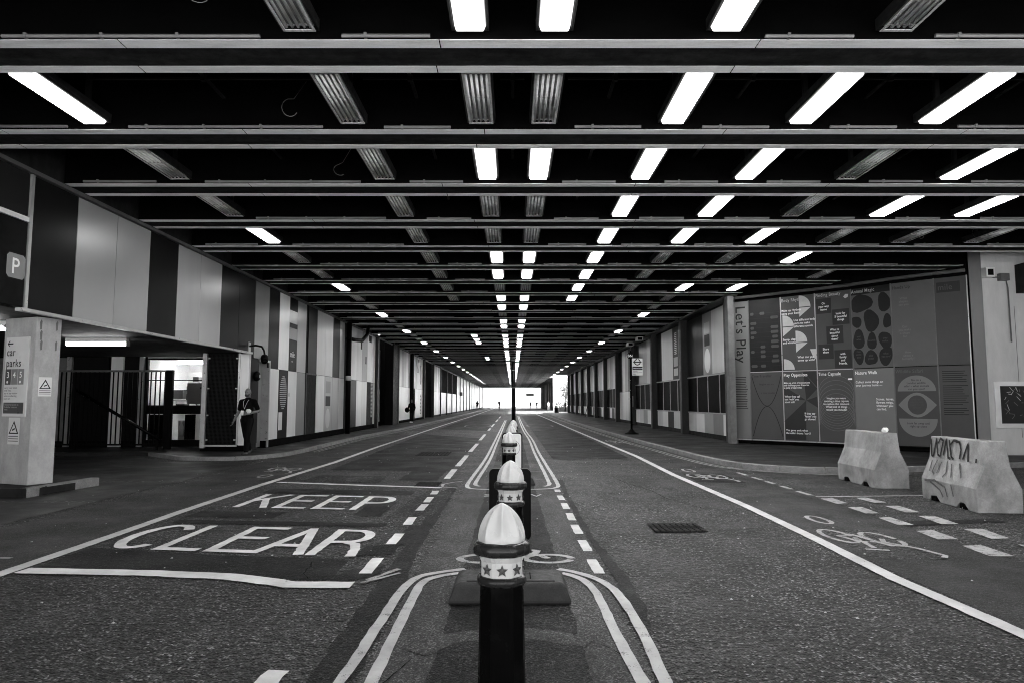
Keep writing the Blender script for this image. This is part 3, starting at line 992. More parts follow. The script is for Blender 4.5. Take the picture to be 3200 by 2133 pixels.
# ================================================================== LEFT WALL
XL = -7.9
lw = thing('panelled_wall', 'left tunnel wall of pale and dark enamel panels with doors', 'wall', (XL, 20.9, 0))
PT = dict(f='pf', F='pf2', l='pl', L='pl2', m='pm', M='pm2', d='pd', D='pd2')
def pnl(y0, y1, z0, z1, t, parent, x=XL, name='panel', th=.03):
    g = .008
    return obj(name, B(x - th, x, y0 + g, y1 - g, z0 + g, z1 - g), M[PT.get(t, t)], parent)
obj('backing', B(-8.35, XL - .035, 20.81, 21.45, .0, 6.1).box(-8.35, XL - .3, 21.45, 22.4, 0, 6.1).box(XL - .3, XL - .035, 21.45, 22.4, 2.9, 6.1).box(-8.35, XL - .035, 22.4, 40.3, 0, 6.1).box(-8.35, XL - .035, 47, 60.8, 0, 6.1).box(-8.35, XL - .035, 67.9, YF, 0, 6.1)
    .box(-9.4, -9.2, 40.3, 47, 0, 6.1).box(-9.4, -8.35, 40.2, 40.3, 0, 6.1).box(-9.4, -8.35, 47, 47.1, 0, 6.1)
    .box(-9.4, -9.2, 60.8, 67.9, 0, 6.1).box(-9.4, -8.35, 60.7, 60.8, 0, 6.1).box(-9.4, -8.35, 67.9, 68.0, 0, 6.1), M['concd'], lw)
ZJ, ZT, ZB = 2.66, 5.27, .34
pnl(20.96, 22.18, 2.9, ZT, 'm', lw)
pnl(20.76, 21.42, .3, 2.88, 'd', lw)
for y0, y1, t in [(22.18, 23.17, 'd'), (23.17, 24.23, 'L'), (25.13, 26.22, 'M'), (26.5, 27.7, 'd'), (27.7, 28.95, 'l'), (28.95, 30.16, 'l'), (30.16, 31.36, 'd'), (31.36, 32.25, 'M'),
                  (32.76, 33.6, 'l'), (33.6, 34.85, 'L'), (34.85, 36.08, 'l'), (36.08, 37.36, 'm'), (37.36, 38.6, 'l'), (38.6, 39.5, 'L')]:
    pnl(y0, y1, ZJ, ZT, t, lw)
for y0, y1, t in [(22.4, 23.26, 'L'), (24.23, 25.2, 'L'), (25.2, 26.22, 'm'), (27.77, 28.94, 'L'), (30.19, 31.3, 'M'), (31.3, 32.25, 'l'),
                  (32.76, 33.6, 'l'), (33.6, 34.85, 'd'), (34.85, 36.1, 'L'), (36.1, 37.35, 'l'), (39.05, 39.5, 'l')]:
    pnl(y0, y1, ZB, ZJ, t, lw)
# panel with the striped oval and the white bar
p = pnl(23.26, 24.23, ZB, ZJ, 'd', lw)
RL, UL = (0, 1, 0), (0, 0, 1)           # reading directions on the left wall, seen from the road: +Y runs to the right... 
for k in range(17):
    z = 1.33 + k * .068
    hw = .36 * math.sqrt(max(.05, 1 - ((z - 1.87) / .58) ** 2))
    flat('stripe', rect(.48 - hw, .48 + hw, z, z + .034), (XL, 23.26, 0), RL, UL, M['pm2'], p)
flat('white_bar', rect(.06, .44, .62, 1.22), (XL, 23.26, 0), RL, UL, M['pl2'], p)
flat('grey_bar', rect(.46, .86, .62, 1.22), (XL, 23.26, 0), RL, UL, M['pd'], p, .003)
text('H', .2, (XL + .005, 24.28, 1.75), RL, UL, M['inkm'], lw)
# logo column
p = pnl(24.23, 25.13, ZJ, 3.78, 'd', lw)
flat('oval', [(.45 + .34 * math.cos(t * .2618), 3.2 + .47 * math.sin(t * .2618)) for t in range(24)], (XL, 24.23, 0), RL, UL, M['pd2'], p)
text('mile', .30, (XL + .009, 24.36, 3.16), RL, UL, M['inkw'], p, sx=.9)
text('mile', .10, (XL + .009, 24.5, 2.98), RL, UL, M['inkl'], p)
pnl(24.23, 25.13, 3.78, 4.2, 'm', lw)
pnl(24.23, 25.13, 4.2, 4.36, 'd', lw)
pnl(24.23, 25.13, 4.36, 4.82, 'l', lw)
pnl(24.23, 25.13, 4.82, ZT, 'd', lw)
# panel with two squares and a pale oval
p = pnl(28.94, 30.19, ZB, ZJ, 'M', lw)
flat('square', rect(.2, .95, 1.95, 2.45), (XL, 28.94, 0), RL, UL, M['pm'], p)
flat('square', rect(.2, .95, 1.40, 1.82), (XL, 28.94, 0), RL, UL, M['pd2'], p)
flat('oval', [(.58 + .36 * math.cos(t * .2618), .88 + .42 * math.sin(t * .2618)) for t in range(24)], (XL, 28.94, 0), RL, UL, M['pl'], p)
# doors
dr = pnl(26.42, 27.7, ZB, 2.62, 'black', lw, name='door', x=XL - .06)
for k in range(9):
    obj('louvre', B(XL - .06, XL - .045, 26.5, 27.62, .5 + k * .22, .62 + k * .22), M['steel' if k % 3 == 0 else 'blackg'], dr)
obj('door_frame', B(XL - .06, XL + .015, 26.28, 26.40, ZB, 2.68).box(XL - .06, XL + .012, 26.41, 27.72, 2.625, 2.68), M['colm'], lw)
dr = pnl(37.4, 38.3, ZB, 2.62, 'black', lw, name='door')
for k in range(26):
    obj('vent_slat', B(XL - .02, XL + .01, 38.42, 38.9, .75 + k * .075, .79 + k * .075), M['trim'], lw)
obj('vent_backing', B(XL - .03, XL - .022, 38.4, 38.95, .7, 2.75), M['black'], lw)
dr = obj('door', B(XL - .28, XL - .22, 21.47, 22.30, .14, 2.82), M['pm'], lw)
obj('door_frame', B(XL - .28, XL + .02, 22.31, 22.385, .12, 2.9).box(XL - .28, XL + .02, 21.46, 22.305, 2.825, 2.895), M['trim'], lw)
obj('plinth', B(-8.3, XL - .03, 22.3, 40.2, .1, ZB - .01).box(-8.3, XL - .03, 47, 60.7, .1, .3), M['void'], lw)
for (y0, y1, z0, z1) in [(35.7, 36.0, 4.3, 4.8), (37.7, 38.4, 4.85, 5.2), (36.9, 37.1, 3.6, 4.0), (53.9, 54.4, 3.4, 5.0), (57.2, 57.7, 4.0, 5.1), (59.0, 59.4, 3.1, 4.7)]:
    obj('vent', B(XL - .01, XL + .006, y0, y1, z0, z1), M['black'], lw)
# recess with set back panels, then the rest of the wall in bays
for z0, z1, t in [(ZB, 2.4, 'pm'), (2.4, 4.9, 'pd2')]:
    obj('panel', MB().prism([(-8.25, 40.5), (-8.2, 40.45), (-8.55, 44.4), (-8.6, 44.4)], z0 + .01, z1 - .01), M[t], lw)
obj('column', B(-8.35, -7.75, 39.55, 39.95, .1, 5.3), M['colm'], lw)
obj('column', B(-8.35, -7.78, 44.9, 46.8, .1, 6.0), M['black'], lw)
obj('column', B(-8.0, -7.72, 46.82, 46.98, .1, 5.3), M['steel'], lw)
seq = 'llmlLlLMlL'
y = 47.05
k = 0
while y < 53.0:
    w = 1.0
    pnl(y, y + w, ZJ, ZT, 'llmMl l'.replace(' ', 'm')[k % 7], lw)
    pnl(y, y + w, ZB - .05, ZJ, 'L', lw)
    y += w
    k += 1
obj('drainpipe', MB().tube([(XL + .08, 53.4, .1), (XL + .08, 53.4, 5.35)], .16, 8), M['black'], lw)
y = 53.8
while y < 60.5:
    pnl(y, y + 1.1, ZJ, ZT, 'l' if k % 4 else 'M', lw)
    if not 53.9 < y + .5 < 55.3:
        pnl(y, y + 1.1, .28, ZJ, 'L', lw)
    y += 1.1
    k += 1
obj('door', B(XL - .03, XL + .0, 54.0, 55.8, .2, ZJ + .0), M['black'], lw)
for q in range(14):
    obj('vent_slat', B(XL - .0, XL + .012, 58.9, 59.5, .6 + q * .12, .66 + q * .12), M['black'], lw)
obj('column', B(-8.0, -7.72, 60.55, 60.85, .1, 5.3), M['colm'], lw)
obj('column', B(-8.0, -7.72, 67.7, 68.0, .1, 5.3), M['colm'], lw)
y = 68.0
while y < 182:
    if 74.9 < y < 96:
        pass
    y1 = y + 1.2
    dark_up = 75 < y + .1 < 96
    if not dark_up:
        pnl(y, y1, ZJ, 5.25, random.choice('lLlMm'), lw)
    if (75 < y < 79 and int(y * 2) % 3 == 0):
        pnl(y, y1, .28, ZJ, 'black', lw)
    else:
        pnl(y, y1, .28, ZJ, random.choice('LLLl') if y < 120 else random.choice('lLMm'), lw)
    y = y1
for y in (75.2, 82.3, 89.3, 96.5, 103.3, 110.5, 117.7, 125.5, 133, 140.5, 148, 156, 164, 172, 180):
    obj('column', B(XL - .05, XL + .10, y, y + .22, .1, 5.3), M['colm'], lw)
for a, b in ((75.5, 82.2), (82.6, 89.2), (89.6, 96.4)):
    obj('louvre', B(XL - .03, XL - .002, a, b, ZJ + .02, 5.25), M['void'], lw)
obj('sign_board', B(XL + .02, XL + .35, 103.6, 104.0, 2.55, 3.1), M['steel'], lw)
obj('coping', B(XL - .04, XL + .06, 20.75, YF, 5.28, 5.345), M['steel'], lw)

# drainpipe and small fittings on the left wall
o = thing('drainpipe', 'black drainpipe with an elbow on the left panelled wall', 'drainpipe', (XL + .15, 32.5, .1))
obj('pipe', MB().tube([(XL + .15, 32.5, .1), (XL + .15, 32.5, 5.3)], .12, 10), M['black'], o, smooth=True)
obj('elbow', MB().tube([(XL + .15, 32.3, 4.55), (XL + .25, 33.2, 4.55), (XL + .35, 34.4, 4.62), (XL + .4, 35.3, 5.0), (XL + .4, 35.6, 5.5)], .09, 8), M['black'], o, smooth=True)
obj('collar', MB().tube([(XL + .15, 32.5, 2.58), (XL + .15, 32.5, 2.80)], .135, 10), M['inkl'], o, smooth=True)
o = thing('alarm_bell', 'round dark alarm bell on the wall beside the grey door', 'alarm', (XL, 21.1, 2.35))
obj('shell', MB().lathe([(.02, 0), (.15, .01), (.16, .08), (.12, .13), (.03, .15)], 18), M['black'], o, local=True, smooth=True).rotation_euler = (0, R(90), 0)
obj('badge', MB().lathe([(.05, .15), (.055, .156), (.02, .158)], 14), M['inkl'], o, local=True).rotation_euler = (0, R(90), 0)
o = thing('dome_camera', 'black dome security camera on a curved wall arm', 'camera', (XL, 20.55, 3.25))
obj('arm', MB().tube([(XL, 20.55, 3.22), (XL + .22, 20.5, 3.24), (XL + .42, 20.45, 3.20), (XL + .50, 20.43, 3.08), (XL + .52, 20.43, 2.95)], .03, 8), M['black'], o, smooth=True)
obj('bracket', B(XL - .03, XL + .02, 20.47, 20.65, 3.02, 3.34), M['trim'], o)
obj('hood', MB().lathe([(.04, 2.97), (.09, 2.94), (.115, 2.86), (.11, 2.80)], 18, cx=XL + .52, cy_=20.43), M['black'], o, smooth=True)
obj('lens_dome', MB().lathe([(.105, 2.81), (.10, 2.75), (.065, 2.70), (.015, 2.685)], 18, cx=XL + .52, cy_=20.43), M['blackg'], o, smooth=True)

# ================================================================== CAR PARK ENTRANCE (left)
fa = thing('entrance_fascia', 'row of tall enamel panels above the car park entrance', 'fascia', (XL, 12, 3.03))
obj('backing', B(-8.35, XL - .035, YN, 20.74, 3.05, 6.1), M['concd'], fa)
for y0, y1, t in [(11.07, 12.26, 'd'), (12.26, 13.51, 'f'), (13.51, 14.77, 'f'), (14.77, 16.03, 'd'), (16.03, 17.22, 'M'), (17.22, 18.48, 'F'), (18.48, 19.71, 'd'), (19.71, 20.94, 'D')]:
    pnl(y0, y1, 3.06, ZT, t, fa)
pnl(9.85, 11.0, 4.56, ZT, 'D', fa)
pnl(8.6, 9.85, 3.06, ZT, 'D', fa)
for k in range(8):
    pnl(-2.6 + k * 1.4, -1.2 + k * 1.4, 3.06, ZT, 'ldmldlMd'[k], fa)
obj('trim_bar', B(XL - .02, XL + .03, 11.0, 11.07, 3.0, ZT), M['trim'], fa)
obj('trim_bar', B(XL - .05, XL + .05, 10.9, 20.75, 3.0, 3.055), M['trim'], fa)
obj('coping', B(XL - .04, XL + .06, YN, 20.74, 5.28, 5.345), M['steel'], fa)
ps = thing('parking_sign', 'dark box sign with a white P on a grey square', 'sign', (XL, 10.4, 3.06))
obj('case', B(XL - .03, XL + .02, 9.6, 10.98, 3.06, 4.45), M['black'], ps, bevel=.01)
obj('light_strip', B(XL - .03, XL + .03, 9.6, 10.99, 4.46, 4.54), M['signw'], ps)
q = flat('sign_face', [(10.60 - .05 + .06, 3.50), (10.92, 3.50), (10.97, 3.55), (10.97, 3.84), (10.92, 3.89), (10.61, 3.89), (10.56, 3.84), (10.56, 3.55)], (XL + .02, 0, 0), RL, UL, M['signm'], ps)
q2 = text('P', .36, (XL + .029, 10.655, 3.57), RL, UL, M['inkw'], q, sx=1.0)
ce = struct(obj('car_park_ceiling', B(-17, XL - .06, YN, 22.9, 3.04, 3.3), M['concd']))
obj('service_pipe', MB().tube([(-9.4, 12.6, 2.93), (-8.3, 12.1, 2.93)], .05, 8), M['black'], ce)
cw = thing('car_park_back_wall', 'dark back wall of the car park entrance with pale posts', 'wall', (-13, 22.6, 0))
obj('backing', B(-17.2, -12.1, 22.6, 22.8, 0, 3.04).box(-10.05, -9.5, 22.6, 22.8, 0, 3.04).box(-17.3, -17.05, YN, 22.8, 0, 6.1), M['void'], cw)
for x0, x1, t in [(-16.9, -14.5, 'conc'), (-14.45, -13.25, 'pd'), (-12.9, -12.2, 'pd'), (-13.2, -12.9, 'pd')]:
    obj('panel', B(x0, x1, 22.55, 22.595, .3, 3.0), M[t], cw)
for x0, x1, t in [(-14.55, -14.40, 'trim'), (-13.1, -12.72, 'pl2'), (-12.18, -12.04, 'trim')]:
    obj('post', B(x0, x1, 22.44, 22.54, .12, 3.03), M[t], cw)
# glazed office with lights on
ofc = thing('lit_office', 'brightly lit workroom behind the glazed front of the car park', 'room', (-11, 23.8, .1))
obj('wall', B(-12.3, -12.2, 22.82, 26, .1, 3.04).box(-9.9, -9.8, 22.82, 26, .1, 3.04).box(-12.2, -9.9, 25.9, 26, .1, 3.04).box(-12.2, -9.9, 22.82, 25.9, 3.0, 3.05), M['room'], ofc)
obj('floor', B(-12.2, -9.9, 22.82, 25.9, .05, .1), M['conc'], ofc)
obj('tube_light', B(-11.8, -10.3, 24.2, 24.35, 2.9, 2.96), M['lamp3'], ofc)
obj('cupboard', B(-10.95, -10.3, 23.2, 23.6, 1.5, 2.2), M['signm'], ofc)
obj('cupboard_latch', B(-10.5, -10.38, 23.17, 23.2, 2.0, 2.06), M['ink'], ofc)
obj('shelf', B(-11.9, -11.0, 24.0, 24.3, 1.95, 1.98), M['signd'], ofc)
obj('shelf', B(-11.9, -11.0, 24.0, 24.3, 1.6, 1.63), M['signd'], ofc)
obj('worktop', B(-12.15, -9.95, 24.9, 25.6, 1.55, 1.62), M['pl'], ofc)
for k, (x, z, w, h_, t) in enumerate([(-11.6, 1.66, .35, .3, 'pm'), (-11.1, 1.95, .4, .16, 'signd'), (-10.75, 1.95, .2, .15, 'signd'), (-11.05, 1.64, .5, .2, 'signm'), (-11.0, 2.25, .2, .18, 'pm2'), (-11.5, 1.2, .3, .3, 'pm')]):
    obj('box', B(x - w / 2, x + w / 2, 23.9, 24.25, z, z + h_), M['signd' if k % 2 else 'signm'], ofc)
for x in (-11.45, -11.3):
    obj('cable', MB().tube([(x, 25.2, 2.4), (x + .05, 25.0, 2.0), (x - .08, 24.9, 1.7), (x + .1, 24.9, 1.4)], .025, 6), M['signd'], ofc)
for x in (-10.62, -10.45, -10.3):
    obj('wall_pipe', MB().tube([(x, 25.85, 2.2), (x, 25.85, 3.0)], .02, 6), M['steel'], ofc)
obj('fluted_stack', B(-11.2, -10.8, 23.2, 23.5, .3, .95), M['pm2'], ofc)
obj('bottle', MB().lathe([(.07, .45), (.07, .75), (.03, .85), (.03, .95)], 12, cx=-11.05, cy_=23.1), M['pl'], ofc, smooth=True)
gw = thing('glazed_front', 'black framed window of the lit workroom behind the railings', 'window', (-11, 22.65, .1))
obj('frame', B(-12.04, -11.96, 22.56, 22.66, .12, 3.0).box(-10.14, -10.04, 22.56, 22.66, .12, 3.0).box(-11.96, -10.14, 22.57, 22.65, 2.94, 3.0)
    .box(-11.96, -10.14, 22.57, 22.65, 1.18, 1.46).box(-11.96, -10.14, 22.58, 22.64, 2.26, 2.285).box(-11.96, -10.14, 22.57, 22.65, .12, .34), M['black'], gw)
obj('pane', B(-11.96, -10.14, 22.60, 22.61, 1.46, 2.26), M['pane'], gw)
obj('pane', B(-11.96, -10.14, 22.60, 22.61, 2.285, 2.94), M['pane'], gw)
obj('pane', B(-11.96, -10.14, 22.60, 22.61, .34, 1.18), M['pane'], gw)
obj('blind', B(-11.95, -11.3, 22.70, 22.71, .34, 1.16).box(-10.75, -10.4, 22.70, 22.71, .34, 1.16), M['void'], gw)
# end wall with the wire mesh door
EY = 20.72
ew = thing('mesh_screen', 'tall dark wire mesh screen in a pale frame beside the workroom', 'screen', (-8.7, EY, .1))
obj('backing', B(-9.3, XL - .02, EY + .06, EY + .075, .1, 3.04).box(-9.36, -9.3, EY + .08, 22.6, .1, 3.04), M['void'], ew)
obj('frame', B(-9.32, -9.19, EY - .06, EY + .04, .2, 3.02).box(-9.19, -8.24, EY - .04, EY + .02, .24, .29).box(-8.25, -8.20, EY - .04, EY + .02, .291, 3.02), M['trim'], ew)
mb = MB()
for k in range(24):
    x = -9.17 + k * .039
    mb.box(x - .004, x + .004, EY - .002, EY + .004, .3, 3.0)
for k in range(68):
    z = .31 + k * .04
    mb.box(-9.18, -8.26, EY + .005, EY + .011, z - .004, z + .004)
o = obj('wire_mesh', mb, M['mesh'], ew)
o['kind'] = 'stuff'
for z in (.42, 1.15, 1.95, 2.85):
    for x in (-9.17, -8.33):
        obj('clip', B(x, x + .06, EY - .03, EY - .01, z, z + .04), M['trim'], ew)
obj('white_panel', B(-8.195, XL - .03, EY - .02, EY + .02, .28, 3.0), M['pl2'], ew)
obj('post', B(XL - .028, XL + .005, EY - .04, EY + .02, .12, 3.0), M['trim'], ew)
# steel railing with gate post
fe = thing('steel_railing', 'black steel bar railing across the car park entrance', 'railing', (-12, 21.6, .1))
obj('rail', B(-14.4, -10.85, 21.58, 21.63, 2.5, 2.56), M['steel'], fe)
obj('rail', B(-14.4, -10.85, 21.58, 21.63, .22, .27), M['black'], fe)
obj('gate_post', B(-10.85, -10.65, 21.54, 21.68, .1, 2.56), M['black'], fe)
for k in range(24):
    x = -14.3 + k * .148
    obj('bar', B(x - .015, x + .015, 21.59, 21.62, .27, 2.5), M['black'], fe)
hr = thing('sloping_handrail', 'black handrail sloping down in front of the railing', 'handrail', (-12, 21.2, .1))
obj('rail', MB().tube([(-13.4, 21.2, 1.92), (-10.75, 21.2, .40)], .05, 8), M['blackg'], hr, smooth=True)
obj('post', B(-13.4, -13.34, 21.18, 21.22, .1, 1.88), M['black'], hr)
obj('post', B(-10.9, -10.84, 21.18, 21.22, .1, .45), M['black'], hr)
# battens
for k, (x0, x1, y, lab) in enumerate([(-10.35, -8.93, 15.9, 'lit batten light on the car park ceiling right of the pillar'), (-10.6, -9.12, 12.55, 'lit batten light on the car park ceiling behind the pillar')]):
    o = thing('batten_light', lab, 'ceiling light', ((x0 + x1) / 2, y, 2.86), 0, 'batten lights in the car park')
    obj('housing', B(x0, x1, y - .05, y + .05, 2.94, 3.03), M['signw'], o)
    obj('diffuser', MB().tube([(x0 + .01, y, 2.90), (x1 - .01, y, 2.90)], .045, 10), M['lamp2'], o, smooth=True)
    obj('end_cap', B(x1 - .012, x1 + .02, y - .055, y + .055, 2.84, 2.96), M['signm'], o)
# painted pillar with the car park signs
pp = thing('concrete_pillar', 'pale painted pillar carrying the car parks sign', 'pillar', (-8.5, 12.2, .15))
PA, PB, PC, PD_ = Vector((-9.02, 12.16)), Vector((-8.24, 11.84)), Vector((-8.04, 12.2)), Vector((-8.82, 12.6))
obj('shaft', MB().prism([tuple(q) for q in (PA, PB, PC, PD_)], .15, 3.02), M['pill'], pp, bevel=.012)
fr_ = (PB - PA).normalized()
FR, FU = (fr_.x, fr_.y, 0), (0, 0, 1)
sg = thing('car_parks_sign', 'white car parks sign with arrow and numbers on the pillar', 'sign', (PA.x, PA.y, 1.3))
def pf(pts, mat, off_, name='sign_part', par=sg):
    return flat(name, pts, (PA.x, PA.y, 0), FR, FU, M[mat], par, off_)
n2 = Vector((fr_.y, -fr_.x))
v = []
a0, a1 = PA + fr_ * .10, PA + fr_ * .71
obj('board', MB().prism([tuple(a0 + n2 * .002), tuple(a1 + n2 * .002), tuple(a1 + n2 * .022), tuple(a0 + n2 * .022)], 1.31, 2.68), M['signw'], sg)
pf(strip([(.30, 2.57), (.16, 2.57)], .022), 'ink', .028, 'arrow')
pf([(.15, 2.57), (.20, 2.62), (.225, 2.62), (.175, 2.57), (.225, 2.52), (.20, 2.52)], 'ink', .030, 'arrow')
def pt(s, size, a, z, mat, sx=1.0, off_=.029):
    q = PA + fr_ * a + n2 * off_
    return text(s, size, (q.x, q.y, z), FR, FU, M[mat], sg, sx=sx)
pt('car\nparks', .19, .14, 2.36, 'ink', .92)
for s, a, mt in (('3', .13, 'signd'), ('4', .30, 'signm'), ('5', .47, 'signm')):
    pf(rect(a, a + .16, 1.86, 2.13), mt, .026, 'number_square')
    pt(s, .15, a + .04, 1.98, 'inkw')
for a in (.17, .51):
    pf([(a + .03 + .025 * math.cos(k * .7), 1.905 + .025 * math.sin(k * .7)) for k in range(9)], 'inkw', .029, 'wheelchair_symbol')
pt(WORDS[4], .047, .13, 1.79, 'ink')
pf(rect(.13, .66, 1.36, 1.55), 'signd', .026, 'dark_panel')
pt(WORDS[5], .042, .17, 1.50, 'inkl', off_=.031)
def warn(a, z, par, o, r_, s=1.0):
    flat('plate', rect(a - .15 * s, a + .15 * s, z - .24 * s, z + .22 * s), o, r_, FU, M['signw'], par, .005)
    flat('triangle', [(a - .13 * s, z - .06 * s), (a + .13 * s, z - .06 * s), (a, z + .17 * s)], o, r_, FU, M['ink'], par, .009)
    flat('triangle_inner', [(a - .09 * s, z - .04 * s), (a + .09 * s, z - .04 * s), (a, z + .12 * s)], o, r_, FU, M['signw'], par, .011)
    flat('camera_symbol', [(a - .03 * s, z - .01 * s), (a + .04 * s, z + .02 * s), (a + .03 * s, z + .045 * s), (a - .04 * s, z + .015 * s)], o, r_, FU, M['ink'], par, .013)
    for k in range(3):
        flat('text_line', rect(a - .13 * s, a + .13 * s, z - (.11 + .04 * k) * s, z - (.095 + .04 * k) * s), o, r_, FU, M['inkm'], par, .009)
w1 = thing('warning_sign', 'triangular security warning notice below the car parks sign', 'sign', (PA.x, PA.y, .9))
warn(.42, 1.07, w1, (PA.x, PA.y, 0), FR)
w2 = thing('warning_sign', 'small triangular warning notice on the right face of the pillar', 'sign', (PB.x, PB.y, 1.5))
sr = (PC - PB).normalized()
warn(.19, 1.83, w2, (PB.x, PB.y, 0), (sr.x, sr.y, 0), .72)
for k, (a, z) in enumerate([(.07, 2.9), (.33, 2.9), (.09, 2.55), (.33, 2.55), (.08, 2.72)]):
    flat('rust_stain', [(a - .012, z - .10), (a + .014, z - .09), (a + .02, z + .05), (a, z + .08), (a - .02, z + .03)], (PB.x, PB.y, 0), (sr.x, sr.y, 0), FU, M['inkm'], pp, .004)

# ================================================================== RIGHT WALL
XR = 7.97
rw = thing('panelled_wall', 'right tunnel wall of panels, dark windows and steel columns', 'wall', (XR, 60, 0))
obj('backing', B(XR + .035, 8.4, 24.75, 97, 0, 6.1), M['concd'], rw)
RC = [24.55, 31.3, 38.0, 44.6, 51.3, 58.0, 64.5, 70.9, 77.5, 84.0, 90.5, 96.3]
for k, y in enumerate(RC):
    obj('column', B(7.67, XR + .03, y, y + .36, .1, 5.3), M['colm'], rw, bevel=.01 if k < 4 else 0)
def pr(y0, y1, z0, z1, t, name='panel', th=.03):
    g = .008
    return obj(name, B(XR, XR + th, y0 + g, y1 - g, z0 + g, z1 - g), M[PT.get(t, t)], rw)
UPS = [['l', 'l', 'X', 'd', 'd'], ['l', 'Y', 'l', 'l', 'd'], ['l', 'M', 'm', 'm', 'd']]
for b in range(11):
    a, e = RC[b] + .36, RC[b + 1]
    n = 5 if b < 3 else 4
    w = (e - a) / n
    if b == 3:
        for k in range(5):
            w5_ = (e - a) / 5
            pr(a + k * w5_, a + (k + 1) * w5_, 2.3, 5.2, 'Mdmld'[k])
            pr(a + k * w5_, a + (k + 1) * w5_, .32, 2.3, 'mmlLl'[k])
        continue
    for k in range(n):
        t = UPS[b][k] if b < 3 else random.choice('lMlm')
        y0, y1 = a + k * w, a + (k + 1) * w
        if t == 'X':
            p = pr(y0, y1, 2.68, 5.2, 'm')
            for (r0, r1, z0, z1, mm) in [(.12, .85, 4.35, 4.8, 'pm2'), (.12, .85, 3.85, 4.3, 'pd2')]:
                flat('square', rect(-y1 + (y1 - y0) * .2, -y0 - (y1 - y0) * .2, z0, z1), (XR, 0, 0), (0, -1, 0), UL, M[mm], p)
            flat('oval', [(-(y0 + y1) / 2 + .42 * math.cos(q * .2618), 3.25 + .5 * math.sin(q * .2618)) for q in range(24)], (XR, 0, 0), (0, -1, 0), UL, M['pl2'], p)
        elif t == 'Y':
            p = pr(y0, y1, 2.68, 5.2, 'd')
            for q in range(12):
                flat('stripe', rect(-(y0 + y1) / 2 - .22, -(y0 + y1) / 2 + .22, 3.9 + q * .09, 3.94 + q * .09), (XR, 0, 0), (0, -1, 0), UL, M['pl'], p)
            flat('square', rect(-y1 + .2, -y0 - .2, 3.3, 3.75), (XR, 0, 0), (0, -1, 0), UL, M['pm'], p)
            flat('square', rect(-y1 + .2, -y0 - .2, 2.85, 3.2), (XR, 0, 0), (0, -1, 0), UL, M['pm2'], p)
        else:
            pr(y0, y1, 2.68, 5.2, t)
    n2_ = 4
    w2_ = (e - a) / n2_
    for k in range(n2_):
        obj('window_pane', B(XR, XR + .02, a + k * w2_ + .03, a + (k + 1) * w2_ - .03, 1.16, 2.6), M['win'], rw)
        if k:
            obj('mullion', B(XR - .02, XR + .03, a + k * w2_ - .025, a + k * w2_ + .025, 1.15, 2.62), M['trim'], rw)
    obj('sill', B(XR - .03, XR + .03, a, e, 1.10, 1.148), M['trim'], rw)
    obj('head_trim', B(XR - .03, XR + .03, a, e, 2.622, 2.672), M['trim'], rw)
    lows = ['lLMmL', 'lLdlL', 'LlmLd'][b] if b < 3 else [random.choice('lLLmd') for _ in range(5)]
    wl_ = (e - a) / 5
    for k in range(5):
        pr(a + k * wl_, a + (k + 1) * wl_, .30, 1.10, lows[4 - k] if b < 3 else lows[k])
obj('plinth', B(XR + .04, 8.3, 24.9, 96.5, .1, .3), M['void'], rw)
obj('coping', B(7.62, XR + .03, 24.6, 96.7, 5.28, 5.345), M['steel'], rw)
for k, (y, z) in enumerate([(42.5, 5.0), (39.4, 5.05)]):
    o = thing('wall_camera', ['boxy security camera high on the right wall, farther of two', 'boxy security camera high on the right wall, nearer of two'][k], 'camera', (7.6, y, z), 0, 'cameras on the right wall')
    obj('body', B(7.1, 7.45, y - .25, y + .35, z, z + .22), M['signw'], o, bevel=.02)
    obj('lens', B(7.15, 7.40, y - .262, y - .251, z + .03, z + .18), M['black'], o)
    obj('bracket', B(7.45, 7.95, y, y + .08, z + .08, z + .14), M['steel'], o)
# far block beyond the gap
fb = thing('far_colonnade', 'dark columned block on the right beyond the sunlit gap', 'building', (7.8, 150, 0))
obj('body', B(7.6, 7.78, 133, YF, 0, 6.4), M['concd'], fb)
for k in range(8):
    obj('column', B(7.3, 7.6, 134 + k * 6.5, 134.6 + k * 6.5, 0, 5.4), M['colm'], fb)
obj('lintel', B(5.8, 7.78, 133.1, YF, 5.45, 6.3), M['concd'], fb)

